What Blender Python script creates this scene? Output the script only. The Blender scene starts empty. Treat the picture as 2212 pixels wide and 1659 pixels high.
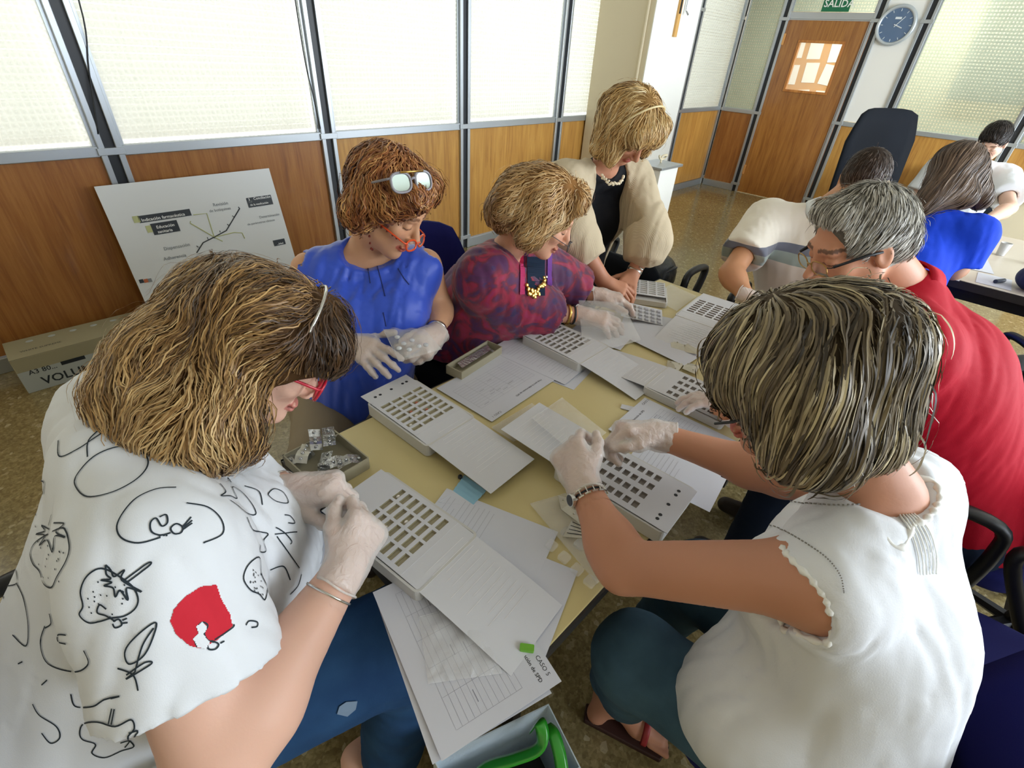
import bpy, math, random
import numpy as np
from mathutils import Vector, Matrix
from mathutils.bvhtree import BVHTree
random.seed(7); rng = np.random.default_rng(7)
SC = bpy.context.scene; COL = SC.collection
# ---------------------------------------------------------------- camera
CF = 1054.86; CP, CR_, CY = -.6049, .0691, .8398; CH = 1.58
_F = np.array([math.sin(CY)*math.cos(CP), math.cos(CY)*math.cos(CP), math.sin(CP)])
_R0 = np.array([math.cos(CY), -math.sin(CY), 0.]); _U0 = np.cross(_R0, _F)
_R = math.cos(CR_)*_R0 + math.sin(CR_)*_U0; _U = -math.sin(CR_)*_R0 + math.cos(CR_)*_U0
EYE = np.array([0, 0, CH])
def ray(px, py): return _F + _R*(px-1106)/CF - _U*(py-829.5)/CF
def az(px, py, z): d = ray(px, py); return EYE + d*(z-CH)/d[2]      # the point of height z seen at a pixel of the photo
def ad(px, py, t): return EYE + ray(px, py)*t
def ay(px, py, y): d = ray(px, py); return EYE + d*y/d[1]
def ax(px, py, x): d = ray(px, py); return EYE + d*x/d[0]
cam_d = bpy.data.cameras.new('camera'); cam = bpy.data.objects.new('camera', cam_d); COL.objects.link(cam)
cam_d.sensor_width = 36; cam_d.lens = CF/2212*36; cam_d.clip_start = .02
cam.matrix_world = Matrix([[_R[0], _U[0], -_F[0], 0], [_R[1], _U[1], -_F[1], 0], [_R[2], _U[2], -_F[2], CH], [0, 0, 0, 1]])
SC.camera = cam
# ---------------------------------------------------------------- world, lights, exposure
SC.view_settings.view_transform = 'Standard'; SC.view_settings.look = 'None'
SC.view_settings.gamma = 1; SC.view_settings.use_curve_mapping = False
SC.view_settings.exposure = 0.22
w = bpy.data.worlds.new('sky'); SC.world = w; w.use_nodes = True
bg = w.node_tree.nodes['Background']; bg.inputs[0].default_value = (1, 1, .975, 1)
_n = w.node_tree.nodes; _tc = _n.new('ShaderNodeTexCoord'); _sp = _n.new('ShaderNodeSeparateXYZ'); _mr = _n.new('ShaderNodeMapRange')      # hazy sky, brighter towards the sun side
w.node_tree.links.new(_tc.outputs['Generated'], _sp.inputs[0]); w.node_tree.links.new(_sp.outputs[0], _mr.inputs[0]); w.node_tree.links.new(_mr.outputs[0], bg.inputs[1])
for _i, _v in ((1, -.1), (2, .75), (3, .95), (4, 3.8)): _mr.inputs[_i].default_value = _v
def area(name, loc, rot, sx, sy, power, col):
    l = bpy.data.lights.new(name, 'AREA'); l.shape = 'RECTANGLE'; l.size = sx; l.size_y = sy; l.energy = power; l.color = col
    o = bpy.data.objects.new(name, l); o.location = loc; o.rotation_euler = rot; COL.objects.link(o); return o
area('daylight', (1.3, -3.35, 1.75), (math.pi/2, 0, 0), 2.2, 1.5, 66, (.74, .86, 1))
area('daylight', (4.5, -3.35, 1.75), (math.pi/2, 0, 0), 2.6, 1.5, 195, (.80, .90, 1))
area('daylight', (7.0, -3.35, 1.75), (math.pi/2, 0, 0), 1.4, 1.5, 66, (.74, .86, 1))
area('corridor_fill', (8.8, 1.2, 2.8), (0, 0, 0), .4, 2.4, 120, (1, .93, .80))  # added light without a visible fitting, brightens the corridor and its blind
# ---------------------------------------------------------------- materials
def srgb(c):
    if isinstance(c, str): c = tuple(int(c[i:i+2], 16)/255 for i in (0, 2, 4))
    return tuple((x/12.92 if x <= .04045 else ((x+.055)/1.055)**2.4) for x in c)
def L4(c): return (*srgb(c), 1)
class NT:
    def __init__(s, name):
        s.m = bpy.data.materials.new(name); s.m.use_nodes = True; s.t = s.m.node_tree; s.n = s.t.nodes; s.l = s.t.links
        s.b = s.n['Principled BSDF']; s.out = s.n['Material Output']
    def new(s, typ, ins=None, **kw):
        n = s.n.new(typ)
        for k, v in kw.items(): setattr(n, k, v)
        for k, v in (ins or {}).items():
            if isinstance(v, tuple) and len(v) == 2 and hasattr(v[0], 'outputs'): s.l.new(v[0].outputs[v[1]], n.inputs[k])
            else: n.inputs[k].default_value = v
        return n
    def link(s, a, ao, b, bi): s.l.new(a.outputs[ao], b.inputs[bi])
    def coords(s, scale=(1, 1, 1), rot=(0, 0, 0), obj=True):
        tc = s.new('ShaderNodeTexCoord'); mp = s.new('ShaderNodeMapping', {'Scale': scale, 'Rotation': rot})
        s.link(tc, 'Object', mp, 'Vector'); return mp
    def ramp(s, fac, stops):
        r = s.new('ShaderNodeValToRGB'); s.link(fac[0], fac[1], r, 'Fac'); e = r.color_ramp.elements
        while len(e) < len(stops): e.new(.5)
        for q, (p, c) in zip(e, stops): q.position = p; q.color = L4(c)
        return r
    def bump(s, h, strength=.3, dist=.002):
        b = s.new('ShaderNodeBump', {'Strength': strength, 'Distance': dist}); s.link(h[0], h[1], b, 'Height'); s.link(b, 0, s.b, 'Normal'); return b
def mat(name, c, rough=.5, metal=0, spec=.5, alpha=1, sss=0, coat=0, noise=None, bump=None, sheen=0, trans=0):
    q = NT(name); b = q.b
    b.inputs['Base Color'].default_value = L4(c); b.inputs['Roughness'].default_value = rough; b.inputs['Metallic'].default_value = metal
    b.inputs['Specular IOR Level'].default_value = spec; b.inputs['Alpha'].default_value = alpha
    b.inputs['Coat Weight'].default_value = coat; b.inputs['Sheen Weight'].default_value = sheen
    b.inputs['Transmission Weight'].default_value = trans
    if sss: b.inputs['Subsurface Weight'].default_value = sss; b.inputs['Subsurface Radius'].default_value = (.012, .004, .002); b.inputs['Subsurface Scale'].default_value = 1
    if noise:  # (scale, other colour)
        mp = q.coords(); n = q.new('ShaderNodeTexNoise', {'Scale': noise[0], 'Detail': 4.}); q.link(mp, 0, n, 'Vector')
        r = q.ramp((n, 'Fac'), [(.35, c), (.65, noise[1])]); q.link(r, 0, b, 'Base Color')
    if bump:   # (scale, strength, distance)
        mp = q.coords(); n = q.new('ShaderNodeTexNoise', {'Scale': bump[0], 'Detail': 3.}); q.link(mp, 0, n, 'Vector'); q.bump((n, 'Fac'), bump[1], bump[2])
    return q.m
def mat_attr(name, rough=.5, spec=.4, sss=0, bump=None, sheen=0, aniso=0, alpha=1):
    q = NT(name); a = q.new('ShaderNodeVertexColor', layer_name='Col'); q.link(a, 'Color', q.b, 'Base Color')
    b = q.b; b.inputs['Roughness'].default_value = rough; b.inputs['Specular IOR Level'].default_value = spec; b.inputs['Sheen Weight'].default_value = sheen
    b.inputs['Alpha'].default_value = alpha; b.inputs['Anisotropic'].default_value = aniso
    if sss: b.inputs['Subsurface Weight'].default_value = sss; b.inputs['Subsurface Radius'].default_value = (.012, .004, .002); b.inputs['Subsurface Scale'].default_value = 1
    if bump:
        mp = q.coords(); n = q.new('ShaderNodeTexNoise', {'Scale': bump[0], 'Detail': 3.}); q.link(mp, 0, n, 'Vector'); q.bump((n, 'Fac'), bump[1], bump[2])
    return q.m
# ---------------------------------------------------------------- objects
def tag(o, label=None, cat=None, group=None, kind=None):
    if label: o['label'] = label
    if cat: o['category'] = cat
    if group: o['group'] = group
    if kind: o['kind'] = kind
    return o
def thing(name, label=None, cat=None, loc=(0, 0, 0), group=None, rotz=0, kind=None):
    o = bpy.data.objects.new(name, None); COL.objects.link(o); o.location = [float(x) for x in loc]; o.rotation_euler.z = rotz; o.empty_display_size = .05
    return tag(o, label, cat, group, kind)
def to_mesh(name, V, F, cols=None, smooth=True):
    me = bpy.data.meshes.new(name)
    if isinstance(F, np.ndarray):
        V = np.asarray(V, np.float32); k = F.shape[1]
        me.vertices.add(len(V)); me.vertices.foreach_set('co', V.ravel())
        me.loops.add(F.size); me.loops.foreach_set('vertex_index', F.astype(np.int32).ravel())
        me.polygons.add(len(F)); me.polygons.foreach_set('loop_start', np.arange(0, F.size, k, dtype=np.int32))
        me.polygons.foreach_set('loop_total', np.full(len(F), k, np.int32)); me.update(calc_edges=True)
    else: me.from_pydata([tuple(map(float, v)) for v in V], [], F); me.update()
    if smooth: me.polygons.foreach_set('use_smooth', np.ones(len(me.polygons), bool))
    if cols is not None:
        a = me.color_attributes.new('Col', 'FLOAT_COLOR', 'POINT')
        c = np.ones((len(V), 4), np.float32); c[:, :3] = cols; a.data.foreach_set('color', c.ravel())
    return me
def put(name, me, m=None, parent=None, local=False):
    o = bpy.data.objects.new(name, me); COL.objects.link(o)
    if m is not None and not me.materials: me.materials.append(m)
    if parent is not None:
        o.parent = parent
        if not local and parent.type == 'EMPTY':
            o.matrix_parent_inverse = (Matrix.Translation(parent.location) @ Matrix.Rotation(parent.rotation_euler.z, 4, 'Z')).inverted()
    return o
class MB:                                      # collects simple solids into one mesh
    def __init__(s): s.V = []; s.F = []
    def add(s, V, F): n = len(s.V); s.V += [tuple(map(float, v)) for v in V]; s.F += [tuple(i+n for i in f) for f in F]; return s
    def hexa(s, p): return s.add(p, [(3, 2, 1, 0), (4, 5, 6, 7), (0, 1, 5, 4), (1, 2, 6, 5), (2, 3, 7, 6), (3, 0, 4, 7)])
    def box(s, a, b):
        (x0, y0, z0), (x1, y1, z1) = a, b
        return s.hexa([(x0, y0, z0), (x1, y0, z0), (x1, y1, z0), (x0, y1, z0), (x0, y0, z1), (x1, y0, z1), (x1, y1, z1), (x0, y1, z1)])
    def slab(s, quad, t):                      # a thick sheet over four corners, thickness upwards along its normal
        q = [np.array(v, float) for v in quad]; n = np.cross(q[1]-q[0], q[3]-q[0]); n /= np.linalg.norm(n); return s.hexa([*q, *[v+n*t for v in q]])
    def prism(s, poly, z0, z1):
        n = len(poly); V = [(x, y, z0) for x, y in poly]+[(x, y, z1) for x, y in poly]
        return s.add(V, [tuple(range(n-1, -1, -1)), tuple(range(n, 2*n))]+[(i, (i+1) % n, n+(i+1) % n, n+i) for i in range(n)])
    def tube(s, pts, r, seg=8, closed=False, flat=1., up=None):
        P = [np.array(p, float) for p in pts]; n = len(P); V = []; F = []; u = None
        for i, p in enumerate(P):
            t = (P[(i+1) % n]-P[i-1]) if closed else (P[min(i+1, n-1)]-P[max(i-1, 0)]); t /= (np.linalg.norm(t)+1e-9)
            if up is not None: u = np.array(up, float)
            elif u is None: u = np.array([0, 0, 1.]) if abs(t[2]) < .9 else np.array([1., 0, 0])
            u = u-t*(u@t); u /= (np.linalg.norm(u)+1e-9); v = np.cross(t, u); rr = r[i] if hasattr(r, '__len__') else r
            for k in range(seg): a = 2*math.pi*k/seg; V.append(p+rr*(math.cos(a)*v+flat*math.sin(a)*u))
        m = n if closed else n-1
        for i in range(m):
            for k in range(seg): j = (i+1) % n; F.append((i*seg+k, i*seg+(k+1) % seg, j*seg+(k+1) % seg, j*seg+k))
        if not closed: F += [tuple(range(seg-1, -1, -1)), tuple((n-1)*seg+k for k in range(seg))]
        return s.add(V, F)
    def cyl(s, a, b, r, seg=16): return s.tube([a, b], r, seg)
    def ball(s, c, r, seg=10, sq=(1, 1, 1)):
        V = []; F = []; R = seg//2
        for i in range(1, R):
            th = math.pi*i/R
            for k in range(seg): a = 2*math.pi*k/seg; V.append((c[0]+r*sq[0]*math.sin(th)*math.cos(a), c[1]+r*sq[1]*math.sin(th)*math.sin(a), c[2]+r*sq[2]*math.cos(th)))
        top = len(V); V += [(c[0], c[1], c[2]+r*sq[2]), (c[0], c[1], c[2]-r*sq[2])]
        for i in range(R-2):
            for k in range(seg): F.append((i*seg+k, (i+1)*seg+k, (i+1)*seg+(k+1) % seg, i*seg+(k+1) % seg))
        for k in range(seg): F += [(top, k, (k+1) % seg), (top+1, (R-2)*seg+(k+1) % seg, (R-2)*seg+k)]
        return s.add(V, F)
    def mesh(s, name='part', smooth=False): return to_mesh(name, s.V, s.F, smooth=smooth)
    def obj(s, name, m, parent=None, smooth=False, bevel=0, local=False, seg=2):
        o = put(name, s.mesh(name, smooth), m, parent, local)
        if bevel: b = o.modifiers.new('bevel', 'BEVEL'); b.width = bevel; b.segments = seg; b.limit_method = 'ANGLE'
        return o
def rrect(x0, y0, x1, y1, r, n=4):
    P = []
    for cx, cy, a0 in ((x1-r, y1-r, 0), (x0+r, y1-r, 90), (x0+r, y0+r, 180), (x1-r, y0+r, 270)):
        for i in range(n+1): a = math.radians(a0+90*i/n); P.append((cx+r*math.cos(a), cy+r*math.sin(a)))
    return P
_txt = {}
def text(name, body, size, M, m, parent, align='LEFT', bold=0, shear=0):
    c = bpy.data.curves.new(name, 'FONT'); c.body = body; c.size = size; c.align_x = align; c.offset = bold*size; c.resolution_u = 2; c.shear = shear
    o = bpy.data.objects.new(name, c); COL.objects.link(o); dg = bpy.context.evaluated_depsgraph_get()
    me = bpy.data.meshes.new_from_object(o.evaluated_get(dg)); bpy.data.objects.remove(o); bpy.data.curves.remove(c)
    me.transform(M); me.materials.clear(); me.name = name
    return put(name, me, m, parent)
def frame4(o, x, y, z):
    M = Matrix.Identity(4)
    for i in range(3): M[i][0] = x[i]; M[i][1] = y[i]; M[i][2] = z[i]; M[i][3] = o[i]
    return M
def nrm(v): v = np.array(v, float); return v/(np.linalg.norm(v)+1e-12)
def curve(pts, n=8, closed=False):              # Catmull-Rom through points
    P = [np.array(p, float) for p in pts]; N = len(P); out = []
    for i in range(N if closed else N-1):
        g = (lambda k: P[k % N]) if closed else (lambda k: P[min(max(k, 0), N-1)])
        a, b, c, d = g(i-1), g(i), g(i+1), g(i+2)
        for j in range(n):
            t = j/n; out.append(.5*((2*b)+(c-a)*t+(2*a-5*b+4*c-d)*t*t+(3*b-a-3*c+d)*t**3))
    if not closed: out.append(P[-1])
    return out
# ---------------------------------------------------------------- implicit surfaces (one continuous skin per figure)
def nz(P, f, seed, warp=1.5):
    r = np.random.default_rng(seed); A = r.normal(size=(4, 3)); A /= np.linalg.norm(A, axis=1)[:, None]; A *= f; ph = r.uniform(0, 6.28, 4)
    u = P@A[3]+ph[3]
    return (np.sin(P@A[0]+ph[0]+warp*np.sin(u))+np.sin(P@A[1]+ph[1]+warp*np.cos(u*.8))+np.sin(P@A[2]+ph[2]))/3
class Fld:
    def __init__(s): s.p = []; s.post = []; s.lo = np.full(3, 1e9); s.hi = -s.lo; s.slack = .01
    def _bb(s, c, r): s.lo = np.minimum(s.lo, np.array(c)-r); s.hi = np.maximum(s.hi, np.array(c)+r)
    def cone(s, a, b, ra, rb, k=.02, flat=None, sub=False):
        a = np.array(a, float); b = np.array(b, float); sc = 1.
        if flat is not None: fd = nrm(flat[0]); fs = 1/flat[1]; sc = max(1, flat[1])
        ab = b-a; L = max(ab@ab, 1e-12)
        def f(P):
            q = P-a; e = ab
            t = np.clip(q@ab/L, 0, 1); q = q-t[:, None]*e
            if flat is not None: q = q+(q@fd)[:, None]*fd*(fs-1)
            d = np.sqrt((q*q).sum(1))-(ra+(rb-ra)*t)
            return d*(.5*(1+flat[1])) if flat is not None and flat[1] < 1 else d
        R = max(ra, rb)*sc; c = (a+b)/2; rad = math.sqrt(L)/2+R
        s.p.append((f, k, sub, c, rad))
        if not sub: s._bb(a, max(ra, .001)*sc); s._bb(b, max(rb, .001)*sc)
        return s
    def ell(s, c, r, M=None, k=.02, sub=False):
        c = np.array(c, float); r = np.array(r, float); M = np.eye(3) if M is None else np.array(M, float)
        def f(P):
            q = (P-c)@M; a = q/r; b = a/r; k0 = np.sqrt((a*a).sum(1)); k1 = np.sqrt((b*b).sum(1))+1e-9
            return k0*(k0-1)/k1
        s.p.append((f, k, sub, c, float(r.max())))
        if not sub: s._bb(c, r.max())
        return s
    def raw(s, f, k=.01, sub=False, c=(0, 0, 0), rad=1e9): s.p.append((f, k, sub, np.array(c, float), rad)); return s
    def merge(s, o): s.p += o.p; s.lo = np.minimum(s.lo, o.lo); s.hi = np.maximum(s.hi, o.hi); return s
    def ev(s, P, idx=None):
        d = None
        for i in (range(len(s.p)) if idx is None else idx):
            f, k, sub, c, r = s.p[i]; x = f(P)
            if d is None:
                d = x if not sub else np.full(len(P), 1e3); continue
            if sub: x = -x; h = np.maximum(k-np.abs(d-x), 0)/k; d = np.maximum(d, x)+h*h*k*.25
            else: h = np.maximum(k-np.abs(d-x), 0)/k; d = np.minimum(d, x)-h*h*k*.25
        if d is None: d = np.full(len(P), 1e3)
        for g in s.post: d = g(P, d)
        return d
    def grad(s, P, e=.003):
        d0 = s.ev(P); g = np.stack([s.ev(P+np.eye(3)[i]*e)-d0 for i in range(3)], 1)
        return d0, g/(np.linalg.norm(g, axis=1)[:, None]+1e-9)
EDG = [(0, 1), (2, 3), (4, 5), (6, 7), (0, 2), (1, 3), (4, 6), (5, 7), (0, 4), (1, 5), (2, 6), (3, 7)]
CRN = np.array([(i >> 2 & 1, i >> 1 & 1, i & 1) for i in range(8)])
def polygonise(fl, res, lo=None, hi=None, blk=10, skip=None):
    lo = (fl.lo if lo is None else np.array(lo, float))-res*2-fl.slack; hi = (fl.hi if hi is None else np.array(hi, float))+res*2+fl.slack
    nb = np.maximum(np.ceil((hi-lo)/res/blk).astype(int), 1); n = nb*blk+1
    G = np.empty(n, np.float32)
    bi = np.stack(np.meshgrid(*[np.arange(k) for k in nb], indexing='ij'), -1).reshape(-1, 3)
    cen = lo+(bi+.5)*blk*res; dc = fl.ev(cen); half = blk*res*.87
    far = np.abs(dc) > half*1.35+fl.slack
    if skip is not None: far |= skip(cen, half)
    for b, d, fr in zip(bi, dc, far):
        o = b*blk; sl = tuple(slice(a, a+blk+1) for a in o)
        if fr: G[sl] = 1. if d > 0 else -1.
    ax_ = [np.arange(blk+1)*res]*3; loc = np.stack(np.meshgrid(*ax_, indexing='ij'), -1).reshape(-1, 3)
    C = np.array([p[3] for p in fl.p]); Rd = np.array([p[4] for p in fl.p]); Ks = np.array([p[1] for p in fl.p])
    for b, d in zip(bi[~far], dc[~far]):
        o = b*blk; base = lo+o*res; c0 = base+blk*res/2
        near = np.where(np.linalg.norm(C-c0, axis=1)-Rd < half*2+Ks*1.2+.02)[0]
        if not any(not fl.p[i][2] for i in near): near = None
        v = fl.ev(loc+base, near)
        G[tuple(slice(a, a+blk+1) for a in o)] = v.reshape(blk+1, blk+1, blk+1)
    S = G < 0; m = [np.s_[:-1], np.s_[1:]]
    cnt = np.zeros(n-1, np.int8)
    for c in CRN: cnt += S[m[c[0]], m[c[1]], m[c[2]]]
    I = np.argwhere((cnt > 0) & (cnt < 8))
    if len(I) == 0: return np.zeros((0, 3)), np.zeros((0, 4), int)
    vals = np.stack([G[I[:, 0]+c[0], I[:, 1]+c[1], I[:, 2]+c[2]] for c in CRN], 1).astype(float)
    acc = np.zeros((len(I), 3)); cn = np.zeros(len(I))
    for a, b in EDG:
        x, y = vals[:, a], vals[:, b]; mk = (x < 0) != (y < 0); t = np.where(mk, x/(x-y+1e-12), 0)
        acc += np.where(mk[:, None], CRN[a]+t[:, None]*(CRN[b]-CRN[a]), 0); cn += mk
    V = lo+(I+acc/cn[:, None])*res
    ix = np.full(n-1, -1, np.int32); ix[I[:, 0], I[:, 1], I[:, 2]] = np.arange(len(I)); Q = []
    for a in range(3):
        s0 = [slice(None)]*3; s1 = [slice(None)]*3; s0[a] = slice(None, -1); s1[a] = slice(1, None)
        ch = S[tuple(s0)] != S[tuple(s1)]; E = np.argwhere(ch); b, c = [(1, 2), (2, 0), (0, 1)][a]
        E = E[(E[:, b] > 0) & (E[:, c] > 0) & (E[:, b] < n[b]-1) & (E[:, c] < n[c]-1)]
        def q(db, dc_): k = E.copy(); k[:, b] -= db; k[:, c] -= dc_; return ix[k[:, 0], k[:, 1], k[:, 2]]
        f = np.stack([q(1, 1), q(0, 1), q(0, 0), q(1, 0)], 1); ins = S[E[:, 0], E[:, 1], E[:, 2]]
        f[~ins] = f[~ins][:, ::-1]; Q.append(f)
    F = np.concatenate(Q); F = F[(F >= 0).all(1)]
    return V, F
def join(parts):
    Vs = []; Fs = []; n = 0
    for V, F in parts: Vs.append(V); Fs.append(F+n); n += len(V)
    return np.concatenate(Vs), np.concatenate(Fs)
# ---------------------------------------------------------------- the room
YB, XR, ST, M0 = 3.397, 7.80, 1.2076, .557; HR, DT, CE = 1.012, 2.04, 2.9
Y7, YD, Y8, Y9 = 2.856, 1.836, 1.36, .151
def wood(name, dark, mid, light, rough=.33):
    q = NT(name); mp = q.coords((9, 9, .7)); n = q.new('ShaderNodeTexNoise', {'Scale': 3., 'Detail': 6., 'Roughness': .65, 'Distortion': .6}); q.link(mp, 0, n, 'Vector')
    mp2 = q.coords((60, 60, 1.6)); n2 = q.new('ShaderNodeTexNoise', {'Scale': 2., 'Detail': 3.}); q.link(mp2, 0, n2, 'Vector')
    mx = q.new('ShaderNodeMath', operation='MULTIPLY_ADD'); q.link(n2, 'Fac', mx, 0); mx.inputs[1].default_value = .35; q.link(n, 'Fac', mx, 2)
    r = q.ramp((mx, 0), [(.45, dark), (.62, mid), (.85, light)]); q.link(r, 0, q.b, 'Base Color'); q.b.inputs['Roughness'].default_value = rough
    q.b.inputs['Coat Weight'].default_value = .15; return q.m
M_wood = wood('wood_veneer', '9a6a34', 'b4823e', 'c6964c'); M_wood2 = wood('wood_veneer_dark_shaded', '80502a', '96602f', 'a8733c'); M_door = wood('door_veneer', '7e4e22', '98622c', 'ac7638', .3)
M_alu = mat('aluminium', 'b4babf', .38, .75); M_blk = mat('black_channel', '1c2026', .45); M_white = mat('white_paint', 'f1f0ea', .6)
M_cream = mat('cream_paint', 'd9ccae', .75, bump=(90, .15, .002)); M_ceil = mat('ceiling_paint', 'e9e6dc', .9)
def floor_mat():
    q = NT('terrazzo'); mp = q.coords()
    v = q.new('ShaderNodeTexVoronoi', {'Scale': 62., 'Randomness': 1.}); q.link(mp, 0, v, 'Vector')
    v2 = q.new('ShaderNodeTexVoronoi', {'Scale': 130.}); q.link(mp, 0, v2, 'Vector')
    n = q.new('ShaderNodeTexNoise', {'Scale': 1.3, 'Detail': 3.}); q.link(mp, 0, n, 'Vector')
    r1 = q.ramp((v, 'Color'), [(.0, '6a5c3c'), (.45, '7d6e49'), (.82, '93845c'), (.97, 'c9c0a2')])
    r2 = q.ramp((v2, 'Color'), [(.0, '5c5034'), (.5, '84754e'), (1., 'a8996e')])
    mx = q.new('ShaderNodeMix', data_type='RGBA'); mx.inputs[0].default_value = .45; q.link(r1, 0, mx, 6); q.link(r2, 0, mx, 7)
    q.link(mx, 2, q.b, 'Base Color'); q.b.inputs['Roughness'].default_value = .16; q.b.inputs['Specular IOR Level'].default_value = .55
    return q.m
M_floor = floor_mat()
def struct(o, label=None): o['kind'] = 'structure'; return o
struct(MB().box((-3, -3.5, -.05), (9.8, 5.2, 0)).obj('floor', M_floor))
struct(MB().box((-3, -3.5, CE), (9.8, YB+.12, CE+.08)).obj('ceiling', M_ceil))
struct(MB().box((-3.08, -3.5, 0), (-3, YB, CE)).obj('wall_left', M_cream))
wf = MB(); wf.box((-3, -3.5, 0), (9.8, -3.42, .95)); wf.box((-3, -3.5, 2.55), (9.8, -3.42, CE))
for a, b in ((-3, .15), (2.45, 3.15), (5.85, 6.25), (7.75, 9.8)): wf.box((a, -3.5, .95), (b, -3.42, 2.55))
struct(wf.obj('wall_front', M_cream))
# glass with a pressed grid of little lenses
def glass(name, base, dif, grid=.027):
    q = NT(name); tc = q.new('ShaderNodeTexCoord'); sp = q.new('ShaderNodeSeparateXYZ'); q.link(tc, 'Object', sp, 0)
    def wave(ax_):
        m1 = q.new('ShaderNodeMath', operation='MULTIPLY'); q.link(ax_[0], ax_[1], m1, 0); m1.inputs[1].default_value = math.pi/grid
        m2 = q.new('ShaderNodeMath', operation='SINE'); q.link(m1, 0, m2, 0); m3 = q.new('ShaderNodeMath', operation='ABSOLUTE'); q.link(m2, 0, m3, 0); return m3
    s = q.new('ShaderNodeMath', operation='ADD'); q.link(sp, 0, s, 0); q.link(sp, 1, s, 1)
    a = wave((s, 0)); b = wave((sp, 2)); ml = q.new('ShaderNodeMath', operation='MULTIPLY'); q.link(a, 0, ml, 0); q.link(b, 0, ml, 1)
    q.bump((ml, 0), .9, .006); q.b.inputs['Base Color'].default_value = L4(base); q.b.inputs['Roughness'].default_value = .12
    tr = q.new('ShaderNodeBsdfTranslucent', {'Color': L4(dif)}); t = q.new('ShaderNodeBsdfTransparent', {'Color': (.97, .97, .95, 1)})
    mr = q.new('ShaderNodeMapRange', {'From Min': 0., 'From Max': 1., 'To Min': .72, 'To Max': .16}); q.link(ml, 0, mr, 0)
    m1 = q.new('ShaderNodeMixShader'); q.link(mr, 0, m1, 0); q.link(t, 0, m1, 1); q.link(tr, 0, m1, 2)
    m2 = q.new('ShaderNodeMixShader'); m2.inputs[0].default_value = .12; q.link(m1, 0, m2, 1); q.link(q.b, 0, m2, 2); q.link(m2, 0, q.out, 0)
    return q.m
M_glass = glass('pressed_glass', 'eeeeea', 'f8faf6'); M_glass2 = glass('pressed_glass_grey', 'a9b3ae', '9fb0ac', .03)
M_slat = NT('blind_slat'); _d = M_slat.new('ShaderNodeBsdfTranslucent', {'Color': L4('f5f6f0')}); _m = M_slat.new('ShaderNodeMixShader'); _m.inputs[0].default_value = .5
M_slat.b.inputs['Base Color'].default_value = L4('f0f2ec'); M_slat.link(M_slat.b, 0, _m, 1); M_slat.link(_d, 0, _m, 2); M_slat.link(_m, 0, M_slat.out, 0); M_slat = M_slat.m
WB = thing('wall_back', kind='structure', loc=(3, YB, 0)); WR = thing('wall_right', kind='structure', loc=(XR, 1, 0))
xs = [M0+ST*k for k in range(-2, 7)]
def mullion(wall, x, y, along, z0=0, z1=CE):
    "black channel between two aluminium strips, with clips"
    def bx(a0, a1, t0, t1, zz0, zz1): return ((x+a0, y-t1, zz0), (x+a1, y-t0, zz1)) if along == 'x' else ((x-t1, y+a0, zz0), (x-t0, y+a1, zz1))
    b = MB().box(*bx(-.024, .024, 0, .012, z0, z1)).obj('channel', M_blk, wall)
    a = MB().box(*bx(-.052, -.024, 0, .03, z0, z1)).box(*bx(.024, .052, 0, .03, z0, z1)).obj('mullion', M_alu, wall, bevel=.003)
    for z in (.1, HR, DT): MB().box(*bx(-.06, .06, .012, .036, z-.012, z+.022)).obj('clip', M_alu, wall, bevel=.002)
def panel(wall, a, b, z0, z1, along, m, name='wood_panel', t=.02):
    g = .046
    bb = MB().box((a+g, YB-.008, z0), (b-g, YB+t, z1)) if along == 'x' else MB().box((XR-.008, a+g, z0), (XR+t, b-g, z1))
    return bb.obj(name, m, wall)
def rail(wall, a, b, z0, z1, along):
    bb = MB().box((a+.05, YB-.024, z0), (b-.05, YB+.02, z1)) if along == 'x' else MB().box((XR-.024, a+.05, z0), (XR+.02, b-.05, z1))
    return bb.obj('rail', M_alu, wall, bevel=.004)
for i, x in enumerate(xs):
    mullion(WB, x, YB, 'x')
    if i == len(xs)-1: break
    b = xs[i+1]; panel(WB, x, b, .09, HR-.012, 'x', M_wood2 if i < 3 else M_wood); rail(WB, x, b, HR-.02, HR+.03, 'x'); rail(WB, x, b, 0, .085, 'x')  # left panels take the darker veneer: weaker light there put into colour
for a, b, k in ((Y7, YB, 'panel'), (Y8, YD, 'board'), (Y9, Y8, 'panel'), (-1.05, Y9, 'panel'), (-2.25, -1.05, 'panel'), (-3.42, -2.25, 'panel')):
    mullion(WR, XR, a, 'y'); panel(WR, a, b, .09, HR-.012, 'y', M_wood2 if k == 'panel' and a == Y7 else M_wood); rail(WR, a, b, HR-.02, HR+.03, 'y'); rail(WR, a, b, 0, .085, 'y')
mullion(WR, XR, YD-.0, 'y')
panel(WR, Y8-.05, YD+.02, HR+.035, CE, 'y', M_white, 'white_panel', .03)
rail(WR, YD, Y7, DT+.005, DT+.075, 'y')
nwin = [0]
def window(a, b, z0, z1, along, m, nm=None):
    nwin[0] += 1
    w_ = thing(f'window_{nwin[0]}', kind='structure', loc=((a+b)/2, YB, z0) if along == 'x' else (XR, (a+b)/2, z0))
    g = .05
    (MB().box((a+g, YB+.0, z0), (b-g, YB+.006, z1)) if along == 'x' else MB().box((XR, a+g, z0), (XR+.006, b-g, z1))).obj('pane', m, w_)
    f = MB()
    for p0, p1 in ((a+.05, a+.066), (b-.066, b-.05)):
        f.box((p0, YB-.01, z0), (p1, YB+.015, z1)) if along == 'x' else f.box((XR-.01, p0, z0), (XR+.015, p1, z1))
    f.obj('window_frame', M_alu, w_); return w_
for i in range(len(xs)-1):
    if i == 6: continue
    window(xs[i], xs[i+1], HR+.03, CE, 'x', M_glass)
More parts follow.
